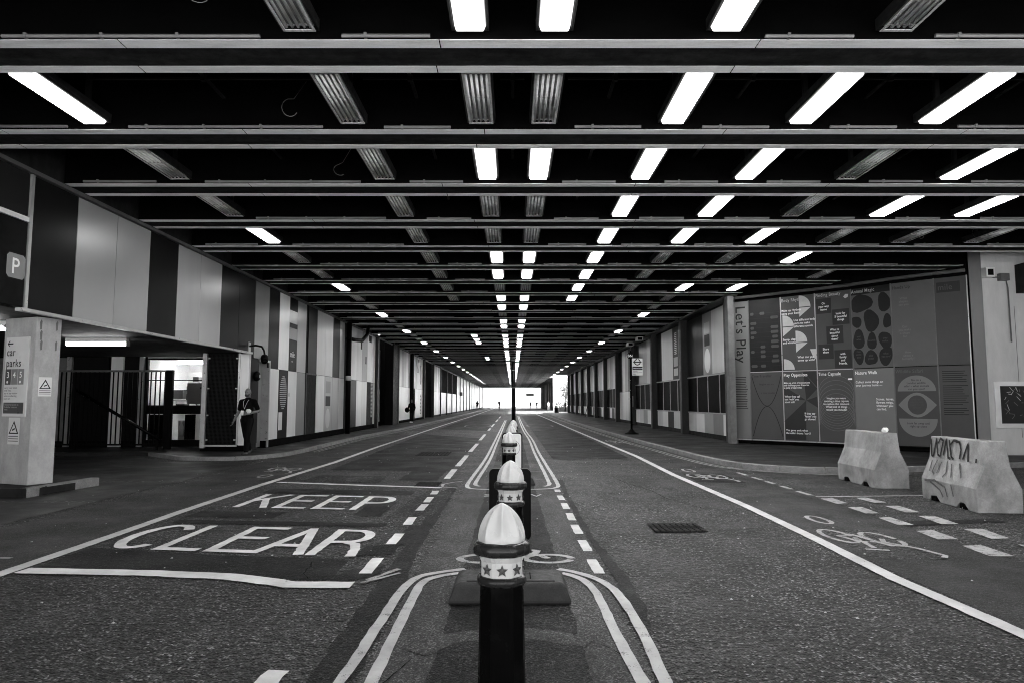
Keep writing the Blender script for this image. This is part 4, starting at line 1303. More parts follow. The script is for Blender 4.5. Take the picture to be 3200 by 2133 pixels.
# ================================================================== POSTER WALL
SP = [Vector(p) for p in [(7.86, 24.60), (8.36, 24.18), (9.18, 23.36), (10.0, 22.55), (10.76, 21.66), (11.45, 20.62), (12.22, 19.75), (12.82, 19.2)]]
pw = thing('poster_wall', 'angled wall covered with large graphic play poster panels', 'wall', (10, 22, 0))
bk = []
for q in SP:
    bk.append((q.x + .03, q.y + .04))
obj('backing', MB().prism(bk + [(14.6, 19.2 + .6), (13.5, 21.5), (9.2, 25.4), (8.0, 25.4)], .0, 6.1), M['void'], pw)
PBOT, PMID, PTOP = .27, 2.60, 5.12
class Face:
    def __init__(s, i):
        a, b = SP[i], SP[i + 1]
        s.a, s.b = a, b
        s.w = (b - a).length
        s.r = (b - a).normalized()
        s.n = Vector((s.r.y, -s.r.x))
        s.R = (s.r.x, s.r.y, 0)
        s.i = i
    def panel(s, z0, z1, mat, name='poster_panel'):
        g = s.r * .012
        a, b = s.a + g, s.b - g
        s.z0 = z0
        s.p = obj(name, MB().prism([tuple(a), tuple(b), tuple(b + s.n * .03), tuple(a + s.n * .03)], z0 + .012, z1 - .012), M[mat], pw)
        return s
    def shape(s, pts, mat, off_=.004, name='print_shape'):
        o = s.a + s.n * .03
        return flat(name, [(x * s.w, y) for x, y in pts], (o.x, o.y, 0), s.R, UL, M[mat], s.p, off_)
    def t(s, txt, size, x, z, mat, align='LEFT', off_=.010):
        o = s.a + s.r * (x * s.w) + s.n * (.03 + off_)
        return text(txt, size * .80, (o.x, o.y, z), s.R, UL, M[mat], s.p, align=align, sx=.86)
    def clip(s, pts, z0, z1):
        return [(min(.985, max(.015, x)), min(z1 - .02, max(z0 + .02, y))) for x, y in pts]
M['p_grey'] = surf('print_grey', 0.055, .5, .06, 2)
M['p_mid'] = surf('print_mid', 0.08, .5, .06, 2)
M['p_dk'] = surf('print_dark', 0.008, .5, .1, 2)
M['p_dk2'] = surf('print_charcoal', 0.019, .5, .1, 2)
M['p_lt'] = surf('print_light', 0.13, .5, .06, 2)
M['p_col'] = surf('print_slate', .045, .5, .06, 2)
# narrow title panel
f = Face(0).panel(PBOT, PTOP, 'p_lt')
o = f.a + f.r * .19 + f.n * .036
text("Let's Play", .50, (o.x, o.y, 4.95), (0, 0, -1), f.R, M['p_dk'], f.p)
for k in range(19):
    f.shape(rect(.15, .85 - .15 * random.random(), 2.42 - k * .06, 2.445 - k * .06), 'p_dk2', name='text_line')
# pills and lines
f = Face(1).panel(PMID, PTOP, 'p_dk')
for k in range(12):
    z = 4.62 - k * .165
    f.shape(rect(.03, .97, z - .004, z + .004), 'p_dk2', .003)
    for x, w in random.sample([(.05, .18), (.35, .14), (.68, .22), (.05, .10), (.72, .16)], 2):
        f.shape([(x, z), (x + .02, z + .05), (x + w, z + .05), (x + w + .02, z), (x + w, z - .05), (x + .02, z - .05)], 'p_grey', .006)
f = Face(1).panel(PBOT, PMID, 'p_grey')
for c0, sg_ in ((2.55, -1), (.30, 1)):
    pts = [(x / 20, c0 + sg_ * (1.12 * (1 - ((x / 20 - .5) / .47) ** 2))) for x in range(1, 20)]
    f.shape(strip(pts, .02), 'p_dk', .004)
f.t('Time Traveller', .16, .06, 2.42, 'p_dk2')
for k, (s_, x, z) in enumerate([('Imagine you are', .5, 2.15), ('a time traveller', .55, 1.85)]):
    f.t(s_, .11, x, z, 'p_dk2', 'CENTER')
# Body Rhythms
f = Face(2).panel(PMID, PTOP, 'p_grey')
def leafs(x, z, s, flipx=1):
    q = [(x, z), (x, z + s), ] + [(x + flipx * (s * math.sin(R(t)) / f.w), z + s * math.cos(R(t))) for t in range(10, 91, 10)]
    return f.clip(q, PMID, PTOP)
for x, z, s, fl_ in [(.55, 4.72, .38, 1), (.05, 4.10, .38, 1), (.42, 3.55, .38, 1), (.05, 2.65, .36, 1)]:
    f.shape(leafs(x, z, s, fl_), 'inkl', .004)
    f.shape(f.clip([(x, z - .03), (x + .34, z - .03)] + [(x + .34 * (1 - math.sin(R(t))), z - .03 - .34 * math.sin(R(t)) * .9) for t in range(20, 91, 14)], PMID, PTOP), 'inkl', .0045)
f.shape(f.clip([(.82, 3.3), (1, 3.3), (1, 2.95), (.9, 3.05)], PMID, PTOP), 'inkl', .004)
f.t('Body Rhythms', .19, .03, 4.93, 'inkl')
f.t(WORDS[13], .13, .03, 4.60, 'inkw')
f.t(WORDS[14], .13, .38, 4.25, 'inkw')
f.t(WORDS[15], .13, .04, 3.62, 'inkw')
f.t(WORDS[16], .13, .46, 3.02, 'inkw')
# Play Opposites
f = Face(2).panel(PBOT, PMID, 'p_grey')
c = (.66, 1.62)
for tri in ([(.60, 2.57), (.98, 2.57), (.98, 2.05)], [(.03, 2.1), (.03, 1.7), c], [(.98, 1.75), (.98, 1.38), c], [(.62, .32), (.03, .32), (.03, .95), c], [(c[0], c[1]), (.60, 2.57), (.98, 2.0)]):
    f.shape(tri if len(tri) < 4 else [tri[0], tri[3], tri[2], tri[1]], 'p_dk2', .004 + .0006 * len(tri) + (.001 if tri[0] == c else 0))
f.t('Play Opposites', .18, .03, 2.42, 'inkw')
f.t(WORDS[22], .10, .03, 2.18, 'inkw')
f.t(WORDS[23], .115, .04, 1.72, 'inkw')
f.t(WORDS[24], .115, .60, 1.16, 'inkw')
f.t(WORDS[25], .115, .05, .60, 'inkw')
# Finding Beauty
f = Face(3).panel(PMID, PTOP, 'p_grey')
for k, (x, z, w_, h_) in enumerate([(.04, 4.42, .42, .50), (.48, 4.02, .46, .50), (.30, 3.44, .46, .55), (.06, 2.95, .42, .48), (.50, 2.64, .46, .58)]):
    f.shape(rect(x, x + w_, z, z + h_), 'p_dk2', .003 + .0008 * k)
for k, (x, z) in enumerate([(.25, 4.72), (.71, 4.35), (.53, 3.84), (.27, 3.24), (.73, 3.06)]):
    f.t(CWORDS[k], .125, x, z, 'inkw', 'CENTER')
f.t('Finding Beauty', .19, .03, 4.98, 'inkl')
f.shape([(.80, 4.9), (.86, 4.98), (.94, 4.97), (.92, 4.88), (.85, 4.84)], 'inkl', .009, 'badge')
f = Face(3).panel(PBOT, PMID, 'p_grey')
for k in range(8):
    ry = .45 + .02 * k
    cz = 1.95 - .16 * k
    pts = [(.5 + .47 * math.cos(R(t)), cz + ry * math.sin(R(t))) for t in range(0, 181, 10)]
    pts = [(x, max(PBOT + .03, min(2.50, z))) for x, z in pts]
    f.shape(strip(pts, .010), 'inkm', .003 + .0007 * k, 'ring_line')
    pts = [(.5 + .47 * math.cos(R(t)), 1.10 + .1 * k - ry * math.sin(R(t))) for t in range(0, 181, 10)]
    pts = [(x, max(PBOT + .03, min(2.50, z))) for x, z in pts]
    f.shape(strip(pts, .010), 'inkm', .010 + .0007 * k, 'ring_line')
f.t('Time Capsule', .18, .03, 2.42, 'inkw', off_=.018)
f.shape(rect(.84, .95, 2.26, 2.31), 'inkw', .018, 'badge')
f.t(CWORDS[5], .115, .5, 1.66, 'inkw', 'CENTER', .018)
# Animal Magic
f = Face(4).panel(PMID, PTOP, 'p_dk')
f.shape(rect(.01, .99, PMID + .02, 4.90), 'p_mid', .003)
random.seed(21)
for (x, z, rx, rz) in [(.26, 4.62, .27, .30), (.84, 4.58, .17, .28), (.50, 4.05, .20, .33), (.12, 4.05, .14, .18), (.90, 4.0, .10, .24), (.17, 3.50, .16, .28), (.50, 3.42, .13, .24), (.83, 3.42, .16, .27), (.15, 2.98, .13, .25), (.46, 2.92, .15, .25), (.83, 2.95, .17, .28)]:
    pts = []
    ph = random.random() * 6
    for k in range(16):
        t = k * math.pi / 8
        q = 1 + .10 * math.sin(2 * t + ph) + .08 * math.sin(3 * t + ph * 2)
        pts.append((x + rx * q * math.cos(t), z + rz * q * math.sin(t)))
    f.shape(f.clip(pts, PMID, PTOP), 'p_dk', .006)
f.t('Animal Magic', .19, .02, 4.96, 'inkl', off_=.012)
for k, (x, z) in zip(range(9, 15), [(.17, 3.56), (.50, 3.42), (.83, 3.46), (.15, 3.1), (.46, 2.96), (.83, 3.0)]):
    f.t(CWORDS[k], .11, x, z, 'p_grey', 'CENTER', .012)
f = Face(4).panel(PBOT, PMID, 'p_lt')
f.t('Nature Walk', .18, .03, 2.42, 'inkw')
f.t(WORDS[28], .125, .04, 2.15, 'inkw')
f.t(WORDS[29], .125, .54, 1.62, 'inkw')
# Hands Up / Wildlife Safari
f = Face(5).panel(PMID, PTOP, 'p_mid')
f.t('Hands Up', .17, .04, 4.92, 'p_dk2')
for k, (x, z) in zip((15, 17, 16), [(.3, 4.60), (.3, 3.75), (.35, 3.0)]):
    f.t(CWORDS[k], .12, x, z, 'p_lt', 'CENTER')
f = Face(5).panel(PBOT, PMID, 'p_col')
f.shape([(.06, 1.88)] + [(.5 - .44 * math.cos(R(t)), 1.88 + .46 * math.sin(R(t))) for t in range(10, 171, 10)] + [(.94, 1.88)], 'p_lt', .004)
f.shape([(.06 + .88 * k / 12, 1.48 + .36 * math.sin(math.pi * k / 12)) for k in range(13)] + [(.94 - .88 * k / 12, 1.48 - .36 * math.sin(math.pi * k / 12)) for k in range(1, 12)], 'p_lt', .004)
f.shape([(.5 + .22 * math.cos(k * .2618), 1.48 + .28 * math.sin(k * .2618)) for k in range(24)], 'p_col', .008)
f.shape([(.06, 1.08)] + [(.5 - .44 * math.cos(R(t)), 1.08 - .52 * math.sin(R(t))) for t in range(10, 171, 10)] + [(.94, 1.08)], 'p_lt', .004)
f.t('Wildlife Safari', .18, .03, 2.42, 'p_mid')
f.t(CWORDS[6], .11, .5, 2.18, 'p_dk2', 'CENTER')
f.t(CWORDS[7], .10, .5, 1.62, 'p_grey', 'CENTER', .014)
f.t(CWORDS[8], .11, .5, .92, 'p_dk2', 'CENTER')
# end column
f = Face(6).panel(PMID, PTOP, 'p_col')
f.shape(rect(.08, .80, 4.68, 4.98), 'p_dk2', .004)
f.t('mile', .30, .12, 4.75, 'p_grey')
f = Face(6).panel(PBOT, PMID, 'p_col')
for k in range(22):
    if k in (6, 17):
        continue
    f.shape(rect(.12, .88 - .2 * random.random(), 2.42 - k * .058, 2.442 - k * .058), 'p_dk', name='text_line')
# pale trims between the posters, end column and pier
for i, q in enumerate(SP):
    n = Face(min(i, 6)).n
    r_ = Face(min(i, 6)).r
    m = 'trim' if i in (0, 2, 3) else ('steel' if i < 7 else 'trim')
    obj('trim_bar', MB().prism([tuple(q - r_ * .014 + n * .0), tuple(q + r_ * .014 + n * .0), tuple(q + r_ * .014 + n * .04), tuple(q - r_ * .014 + n * .04)], PBOT - .02, PTOP), M[m], pw)
for i in range(7):
    ff = Face(i)
    if i in (1, 2, 3):
        obj('trim_bar', MB().prism([tuple(ff.a + ff.r * .015), tuple(ff.b - ff.r * .015), tuple(ff.b - ff.r * .015 + ff.n * .035), tuple(ff.a + ff.r * .015 + ff.n * .035)], PMID - .011, PMID + .011), M['trim'], pw)
    obj('trim_bar', MB().prism([tuple(ff.a + ff.r * .015), tuple(ff.b - ff.r * .015), tuple(ff.b - ff.r * .015 + ff.n * .035), tuple(ff.a + ff.r * .015 + ff.n * .035)], PBOT - .025, PBOT + .010), M['trim' if i < 4 else 'black'], pw)
    obj('top_pipe', MB().tube([(ff.a.x - .1, ff.a.y - .1, PTOP + .12), (ff.b.x - .1, ff.b.y - .1, PTOP + .12)], .05, 8), M['steel'], pw)
obj('corner_column', B(7.62, 7.84, 24.2, 24.54, .1, 5.3), M['conc'], pw, bevel=.01)
obj('pier', MB().prism([(12.87, 19.17), (13.05, 18.92), (13.4, 19.3), (13.1, 19.6)], .1, 6.0), M['pm'], pw)

# white rendered wall with framed picture, far right
ww = thing('white_wall', 'pale rendered wall at the right edge with a framed picture', 'wall', (14.5, 19, 0))
obj('render', B(13.06, 17.6, 18.95, 19.3, .1, 6.1).box(17.2, 17.6, YN, 18.95, 0, 6.1), M['wwall'], ww)  # second box: unseen wall added to shut light out of the side road
obj('seam', B(13.92, 13.932, 18.945, 18.95, .6, 4.2), M['inkm'], ww)
obj('cable', MB().tube([(13.35, 18.9, 5.0), (13.7, 18.9, 5.0), (13.75, 18.9, 4.7), (13.76, 18.9, 3.2)], .02, 6), M['steel'], ww)
obj('junction_box', B(13.5, 13.75, 18.8, 18.94, 4.9, 5.1), M['steel'], ww)
obj('bracket', MB().prism([(14.0, 18.1), (15.6, 18.1), (15.6, 18.94), (14.0, 18.94)], 4.55, 5.35), M['concd'], ww)
pc = thing('framed_picture', 'dark picture in a clear frame on the pale wall', 'picture', (13.9, 18.9, .9))
obj('frame', B(13.22, 14.9, 18.90, 18.945, .86, 2.12), M['signw'], pc, bevel=.01)
obj('board', MB().prism([(13.36, 18.885), (14.8, 18.885), (14.8, 18.898), (13.36, 18.898)], .98, 2.0), M['p_dk2'], pc)
random.seed(5)
for k in range(46):
    x, z = random.uniform(13.45, 14.7), random.uniform(1.05, 1.9)
    t = random.uniform(0, 3.1)
    l = random.uniform(.05, .18)
    flat('brush_stroke', strip([(x, z), (x + l * math.cos(t), min(1.97, max(1.0, z + l * math.sin(t))))], .014), (0, 18.885, 0), (1, 0, 0), UL, M['inkm' if k % 3 else 'inkl'], pc, .002 + .0003 * k)
sl = thing('security_light', 'small square security light at the top of the pale wall', 'light', (13.2, 18.8, 5.1))
obj('body', B(13.05, 13.3, 18.72, 18.94, 4.98, 5.25), M['signw'], sl, bevel=.015)
obj('lens', B(13.10, 13.25, 18.712, 18.72, 5.03, 5.2), M['black'], sl)
# ================================================================== BOLLARDS
def bz(pr):
    return [(a, 1.05 - (1.05 - z) * .885) if z > .6 else (a, z) for a, z in pr]
def bollard_proto():
    t = thing('street_bollard', 'x', 'bollard')
    octf = lambda a, z: math.cos(math.pi / 8) / math.cos(((a + math.pi / 8) % (math.pi / 4)) - math.pi / 8)
    obj('post', MB().lathe([(.150, .0), (.150, .10), (.132, .13), (.124, .16), (.112, .676)], 32, octf), M['blackg'], t, local=True, bevel=.003)
    obj('lower_ring', MB().lathe(bz([(.108, .617), (.120, .622), (.127, .634), (.128, .650), (.122, .662), (.108, .667)]), 48, octf), M['ring'], t, local=True, smooth=True)
    col = obj('collar', MB().lathe(bz([(.100, .660), (.106, .668), (.1065, .745), (.112, .756), (.118, .772), (.118, .779), (.10, .782)]), 32, octf), M['dome'], t, local=True)
    obj('upper_ring', MB().lathe(bz([(.112, .777), (.134, .779), (.147, .790), (.1495, .812), (.145, .834), (.133, .846), (.108, .850)]), 48, octf), M['ring'], t, local=True, smooth=True)
    prof = [(.106, .842), (.108, .850)]
    for k in range(1, 15):
        q = k / 14
        prof.append((.108 * (1 - q ** 2.35) ** .72 + .003 * (1 - q), .852 + .198 * q))
    prof[-1] = (.004, 1.05)
    def flute(a, z):
        q = (z - .873) / .177
        m = math.sin(math.pi * ((a / (math.pi / 4)) % 1))    # 0 on the sharp ridges, 1 in the hollow of a face
        amp = .04 + .21 * min(1, max(0, q * 2.2)) * (1 if q < .9 else max(0, (1 - q) / .1))
        return 1.045 - amp * m
    dome = obj('dome', MB().lathe(bz(prof), 128, flute), M['dome'], t, local=True, smooth=True)
    # raised leaf arches round the foot of the dome
    for k in range(8):
        a = math.pi / 4 * (k + .5)
        pts = []
        for s in range(-5, 6):
            u = s / 5
            aa = a + u * .30
            z = .885 + .04 * (1 - u * u)
            q = (z - .873) / .177
            r = .1085 * (1 - max(0, q) ** 2.35) ** .72 * (1.035 - (.04 + .21 * min(1, max(0, q * 2.2))) * math.cos(u * .30 * 4) * 1.0)
            pts.append((r * math.cos(aa), r * math.sin(aa), z))
        obj('leaf_arch', MB().tube(pts, .0035, 6), M['dome'], dome, local=True, smooth=True)
    st = []
    for k in range(10):
        rr = .030 if k % 2 == 0 else .0135
        st.append((rr * math.sin(k * math.pi / 5), rr * math.cos(k * math.pi / 5)))
    for k in range(8):
        a = math.pi / 4 * k
        n = Vector((math.cos(a), math.sin(a), 0))
        r_ = Vector((-math.sin(a), math.cos(a), 0))
        c = n * (.1065 * math.cos(math.pi / 8) + .0005) + Vector((0, 0, .7455))
        v = [c + r_ * x + Vector((0, 0, y)) for x, y in st] + [c + r_ * x * .8 + Vector((0, 0, y * .8)) + n * .007 for x, y in st] + [c + n * .011]
        f = [(i, (i + 1) % 10, 10 + (i + 1) % 10, 10 + i) for i in range(10)] + [(10 + i, 10 + (i + 1) % 10, 20) for i in range(10)]
        obj('star', MB().add(v, f), M['star'], col, local=True)
    return t
bp = bollard_proto()
BL = ['nearest black bollard with white fluted dome and ring of stars', 'second starred bollard standing in front of the flat black sign panel', 'third starred bollard beside the white faced sign panel',
      'fourth starred bollard of the row, partly hidden by the third', 'fifth starred bollard of the row down the median', 'sixth and farthest starred bollard by the tall pole']
for k, (x, y) in enumerate([(-.053, 3.42), (-.018, 5.92), (-.06, 11.56), (-.03, 14.7), (-.01, 17.1), (.02, 19.5)]):
    o = bp if k == 0 else copytree(bp)
    o.location = (x, y, .012)
    o.rotation_euler = (0, 0, R(22.5) + R(22.5) + R([2, -3, 1, 4, 0, 2][k]))
    o['label'] = BL[k]
    o['group'] = 'starred bollards down the median'

def rrect(x0, x1, z0, z1, r, n=5):
    p = []
    for cx, cz, a0 in ((x1 - r, z1 - r, 0), (x0 + r, z1 - r, 90), (x0 + r, z0 + r, 180), (x1 - r, z0 + r, 270)):
        for k in range(n + 1):
            t = R(a0 + 90 * k / n)
            p.append((cx + r * math.cos(t), cz + r * math.sin(t)))
    return p
def slab_xz(poly, y0, y1):
    mb = MB().prism(poly, 0, 1)
    mb.v = [(x, y0 + (y1 - y0) * z, y) for x, y, z in mb.v]
    return mb
def rubber(name, parent, x0, x1, y0, y1, h_, z0=.012):
    a = .05
    v = []
    for z, i in ((0, 0), (.03, 0), (h_ * .85, a * .8), (h_, a * 1.4)):
        for x, y in ((x0 + i, y0 + i), (x1 - i, y0 + i), (x1 - i, y1 - i * 1.6), (x0 + i, y1 - i * 1.6)):
            v.append((x, y, z0 + z))
    f = [(3, 2, 1, 0), (12, 13, 14, 15)]
    for j in range(3):
        for k in range(4):
            f.append((j * 4 + k, j * 4 + (k + 1) % 4, j * 4 + 4 + (k + 1) % 4, j * 4 + 4 + k))
    return obj(name, MB().add(v, f), M['rubber'], parent, bevel=.018)
rb = thing('rubber_sign_base', 'grey rubber sign base with cover plate behind the nearest bollard', 'sign base', (-.02, 5.7, 0))
rubber('block', rb, -.49, .45, 5.40, 6.0, .15)
obj('cover_plate', B(-.36, .33, 5.50, 5.80, .160, .170), M['rubber'], rb, bevel=.004)
for x in (-.16, .14):
    obj('bolt_slot', B(x - .004, x + .004, 5.55, 5.75, .1701, .1715), M['void'], rb)
sp = thing('flat_sign_bollard', 'flat black backed sign panel standing behind the second bollard', 'sign', (-.02, 7.2, 0))
rubber('base', sp, -.25, .195, 7.24, 7.5, .12)
obj('panel', slab_xz(rrect(-.245, .190, .13, .86, .05), 7.28, 7.40), M['black'], sp, bevel=.006)
sp2 = thing('white_sign_bollard', 'white faced sign panel with black rim beside the third bollard', 'sign', (0, 13.2, 0))
rubber('base', sp2, -.42, .42, 12.95, 13.6, .14)
obj('rim', slab_xz(rrect(-.20, .185, .13, .98, .06), 13.16, 13.28), M['black'], sp2)
obj('face', slab_xz(rrect(-.18, .162, .16, .96, .05), 13.15, 13.158), M['signw'], sp2)
obj('disc', slab_xz([(-.01 + .15 * math.cos(k * .2618), .70 + .15 * math.sin(k * .2618)) for k in range(24)], 13.142, 13.149), M['inkm'], sp2)
obj('disc_face', slab_xz([(-.01 + .142 * math.cos(k * .2618), .70 + .142 * math.sin(k * .2618)) for k in range(24)], 13.136, 13.141), M['signw'], sp2)
pole = thing('sign_pole', 'tall thin black pole rising behind the row of bollards', 'pole', (.03, 22, 0))
obj('shaft', MB().tube([(.03, 22, 0), (.03, 22, 2.88)], .066, 14), M['blackg'], pole, smooth=True)
for z in (2.0, 2.55, 2.86):
    obj('band', MB().tube([(.03, 22, z), (.03, 22, z + .03)], .074, 14), M['steel'], pole, smooth=True)

# ================================================================== CONCRETE BARRIERS
def barrier(name, label, loc, rz, L=1.6):
    t = thing(name, label, 'barrier', loc, rz, 'concrete barriers at the side road')
    hp = [(-.30, 0), (.30, 0), (.305, .33), (.165, .66), (.125, .99), (.11, 1.0), (-.11, 1.0), (-.125, .99), (-.165, .66), (-.305, .33)]
    sec = []
    n = len(hp)
    nseg = 14
    v, f = [], []
    for j in range(nseg + 1):
        y = -L / 2 + L * j / nseg
        for k, (x, z) in enumerate(hp):
            dx = .003 * mnoise.noise(Vector((x * 3 + loc[1], y * 3, z * 3)))
            cut = 0
            if k in (0, 1) and j in (3, 4, 10, 11):
                cut = .085
            v.append((x + dx, y, z + cut + (.006 * mnoise.noise(Vector((y * 4, z * 5, loc[0]))) if z > .1 else 0)))
    for j in range(nseg):
        for k in range(n):
            f.append((j * n + k, j * n + (k + 1) % n, (j + 1) * n + (k + 1) % n, (j + 1) * n + k))
    f.append(tuple(range(n - 1, -1, -1)))
    f.append(tuple(nseg * n + k for k in range(n)))
    o = obj('body', MB().add(v, f), M['barr'], t, local=True, bevel=.012)
    return t
b1 = barrier('concrete_barrier', 'plain concrete barrier nearer the pavement with litter on top', (6.90, 13.40, 0), R(-3))
b2 = barrier('concrete_barrier', 'graffiti tagged concrete barrier at the right edge, nearest', (6.93, 10.62, 0), R(-6))
# black blocks at the foot stand in for the shade inside the lifting slots
for b in (b1, b2):
    for y in (-.42, .42):
        obj('slot_shade', B(-.309, -.25, y - .075, y + .075, .002, .075), M['void'], b, local=True)
# tag sprayed on the side facing the road: strokes follow the upper face, then the slope
def side_pt(b_, y, z):
    if z > .66:
        x = -.165 + (z - .66) / .33 * .04
    elif z > .33:
        x = -.305 + (z - .33) / .33 * .14
    else:
        x = -.302
    return Vector((x - .012, y, z))
def spray(pts, w, mat, k):
    v, f = [], []
    P = []
    for a, b in zip(pts, pts[1:]):
        m = max(2, int(math.hypot(b[0] - a[0], b[1] - a[1]) / .035))
        P += [(a[0] + (b[0] - a[0]) * i / m, a[1] + (b[1] - a[1]) * i / m) for i in range(m)]
    P.append(pts[-1])
    for i, (y, z) in enumerate(P):
        y0, z0 = P[max(0, i - 1)]
        y1, z1 = P[min(len(P) - 1, i + 1)]
        d = Vector((y1 - y0, z1 - z0))
        d = d.normalized() if d.length else Vector((1, 0))
        ww_ = w * (.7 + .5 * abs(mnoise.noise(Vector((i * .3, k, 0)))))
        for s in (-1, 1):
            q = side_pt(b2, y - d.y * s * ww_ / 2 * -1, z + d.x * s * ww_ / 2 * -1)
            q.x -= .0006 * k
            v.append(q)
    for i in range(len(P) - 1):
        f.append((2 * i, 2 * i + 1, 2 * i + 3, 2 * i + 2))
    return obj('graffiti_stroke', MB().add(v, f), M[mat], b2, local=True)
tag_strokes = [[(.74, .96), (.70, .70), (.66, .68)], [(.66, .70), (.62, .97), (.57, .72), (.52, .70), (.48, .95), (.54, .98), (.58, .9)], [(.46, .72), (.42, .98), (.36, .70), (.31, .68)],
               [(.36, .97), (.30, .72), (.25, .68)], [(.33, .90), (.27, .97), (.16, .95), (.12, .84), (.14, .70)], [(.08, .70), (.0, .95), (-.02, .68)], [(-.16, .74), (-.16, .68)]]
for k, s in enumerate(tag_strokes):
    spray([(.76 - (.74 - y) * 1.5, z) for y, z in s], .050, 'graf', k)
for k, s in enumerate([[(.60, .62), (.58, .45)], [(.50, .64), (.52, .46), (.46, .42)], [(.40, .62), (.42, .44)], [(.30, .64), (.24, .48), (.28, .40)], [(.20, .62), (.12, .42)], [(.06, .64), (-.06, .44)], [(.62, .30), (.4, .33), (.2, .26), (.16, .12)], [(.5, .30), (.30, .20), (.24, .10)], [(.08, .32), (.04, .15)]]):
    spray([(.72 - (.66 - y) * 1.5, z) for y, z in s], .04, 'grafs', 8 + k)
cn = thing('crumpled_cup', 'crumpled pale cup left on top of the plain concrete barrier', 'litter', (6.93, 12.9, 1.0))
o = obj('shell', MB().lathe([(.035, 0), (.05, .01), (.055, .04), (.045, .075), (.03, .085)], 12, lambda a, z: 1 + .18 * math.sin(3 * a + z * 40)), M['cup'], cn, local=True)
obj('lid', MB().lathe([(.02, .085), (.034, .088), (.03, .098), (.01, .1)], 12), M['inkm'], cn, local=True)

# ================================================================== BUS STOP
bs = thing('bus_stop', 'bus stop pole with roundel flag and BN disc on the right pavement', 'bus stop', (5.42, 31.57, .12))
obj('pole', MB().tube([(5.42, 31.57, .12), (5.42, 31.57, 3.6)], .05, 12), M['blackg'], bs, smooth=True)
obj('foot', MB().lathe([(.34, .12), (.33, .15), (.16, .22), (.08, .32), (.05, .36)], 20, cx=5.42, cy_=31.57), M['black'], bs, smooth=True)
obj('disc', slab_xz([(5.40 + .15 * math.cos(k * .2618), 3.68 + .15 * math.sin(k * .2618)) for k in range(24)], 31.50, 31.55), M['black'], bs)
obj('finial', MB().lathe([(.04, 3.83), (.06, 3.86), (.03, 3.92)], 10, cx=5.42, cy_=31.55), M['black'], bs)
text('BN', .17, (5.27, 31.495, 3.62), (1, 0, 0), UL, M['inkw'], bs)
fg = obj('flag', B(5.48, 5.96, 31.52, 31.56, 2.78, 3.56), M['signw'], bs)
q = [(5.72 + .155 * math.cos(k * .2618), 3.39 + .155 * math.sin(k * .2618)) for k in range(25)]
ringp = [(5.72 + .125 * math.cos(-k * .2618), 3.39 + .125 * math.sin(-k * .2618)) for k in range(25)]
flat('roundel_ring', strip([(5.72 + .13 * math.cos(R(t)), 3.39 + .13 * math.sin(R(t))) for t in range(90, 446, 15)], .045), (0, 31.52, 0), (1, 0, 0), UL, M['ink'], fg, .004)
flat('roundel_bar', rect(5.53, 5.91, 3.365, 3.415), (0, 31.52, 0), (1, 0, 0), UL, M['ink'], fg, .008)
flat('name_band', rect(5.49, 5.95, 3.03, 3.19), (0, 31.52, 0), (1, 0, 0), UL, M['ink'], fg, .004)
text('Beech Street', .075, (5.54, 31.512, 3.08), (1, 0, 0), UL, M['inkw'], fg)
text('towards\nLiverpool Street', .06, (5.51, 31.514, 2.96), (1, 0, 0), UL, M['ink'], fg)
text('153', .09, (5.51, 31.514, 2.80), (1, 0, 0), UL, M['ink'], fg)
for z in (1.7, 2.1, 2.55):
    obj('bracket', B(5.36, 5.40, 31.5, 31.56, z, z + .03).box(5.28, 5.36, 31.52, 31.54, z + .005, z + .025), M['steel'], bs)
obj('timetable', B(5.475, 5.50, 31.45, 31.56, 1.35, 1.85), M['steel'], bs)

# ================================================================== PEOPLE
def remesh(o, vox, sm=3):
    r = o.modifiers.new('remesh', 'REMESH')
    r.mode = 'VOXEL'
    r.voxel_size = vox
    r.use_smooth_shade = True
    s = o.modifiers.new('smooth', 'SMOOTH')
    s.iterations = sm
    s.factor = .5
def limb(mb, pts, rs, n=12):
    mb.tube(pts, rs, n)
    for p, r in zip(pts, rs):
        mb.ell(p, (r, r, r), 10, 7)
def hand(mb, w, d, up, s=1.0, curl=.6):
    """palm with five separate curled fingers: w = wrist, d = forward, up = thumb side"""
    w, d, up = Vector(w), Vector(d).normalized(), Vector(up).normalized()
    n = d.cross(up).normalized()
    pc_ = w + d * .05 * s
    for t in (-.028, -.009, .010, .029):
        mb.tube([w + d * .005 * s, w + d * .045 * s + up * t * s, w + d * .095 * s + up * t * s], [.020 * s, .016 * s, .013 * s], 8)
    for t, l in ((-.032, .058), (-.011, .075), (.010, .080), (.031, .070)):
        b = w + d * .092 * s + up * t * s
        c = b + (d * math.cos(curl * .6) + n * math.sin(curl * .6)) * l * .45 * s
        e = c + (d * math.cos(curl * 1.5) + n * math.sin(curl * 1.5)) * l * .55 * s
        mb.tube([b, c, e], [.0098 * s, .0092 * s, .0075 * s], 7)
        mb.ell(e, (.0078 * s,) * 3, 7, 5)
    b = w + d * .03 * s + up * .030 * s
    c = b + (d * .6 + up * .7 + n * .25) * .040 * s
    e = c + (d * .85 + up * .2 + n * .5) * .034 * s
    mb.tube([b, c, e], [.013 * s, .011 * s, .008 * s], 7)
    mb.ell(e, (.008 * s,) * 3, 7, 5)

man = thing('person', 'bald bearded person in black t-shirt and lanyard holding a cup', 'person', (-7.42, 19.35, .10))
def P_(x, y, z):
    return (x, y, z)
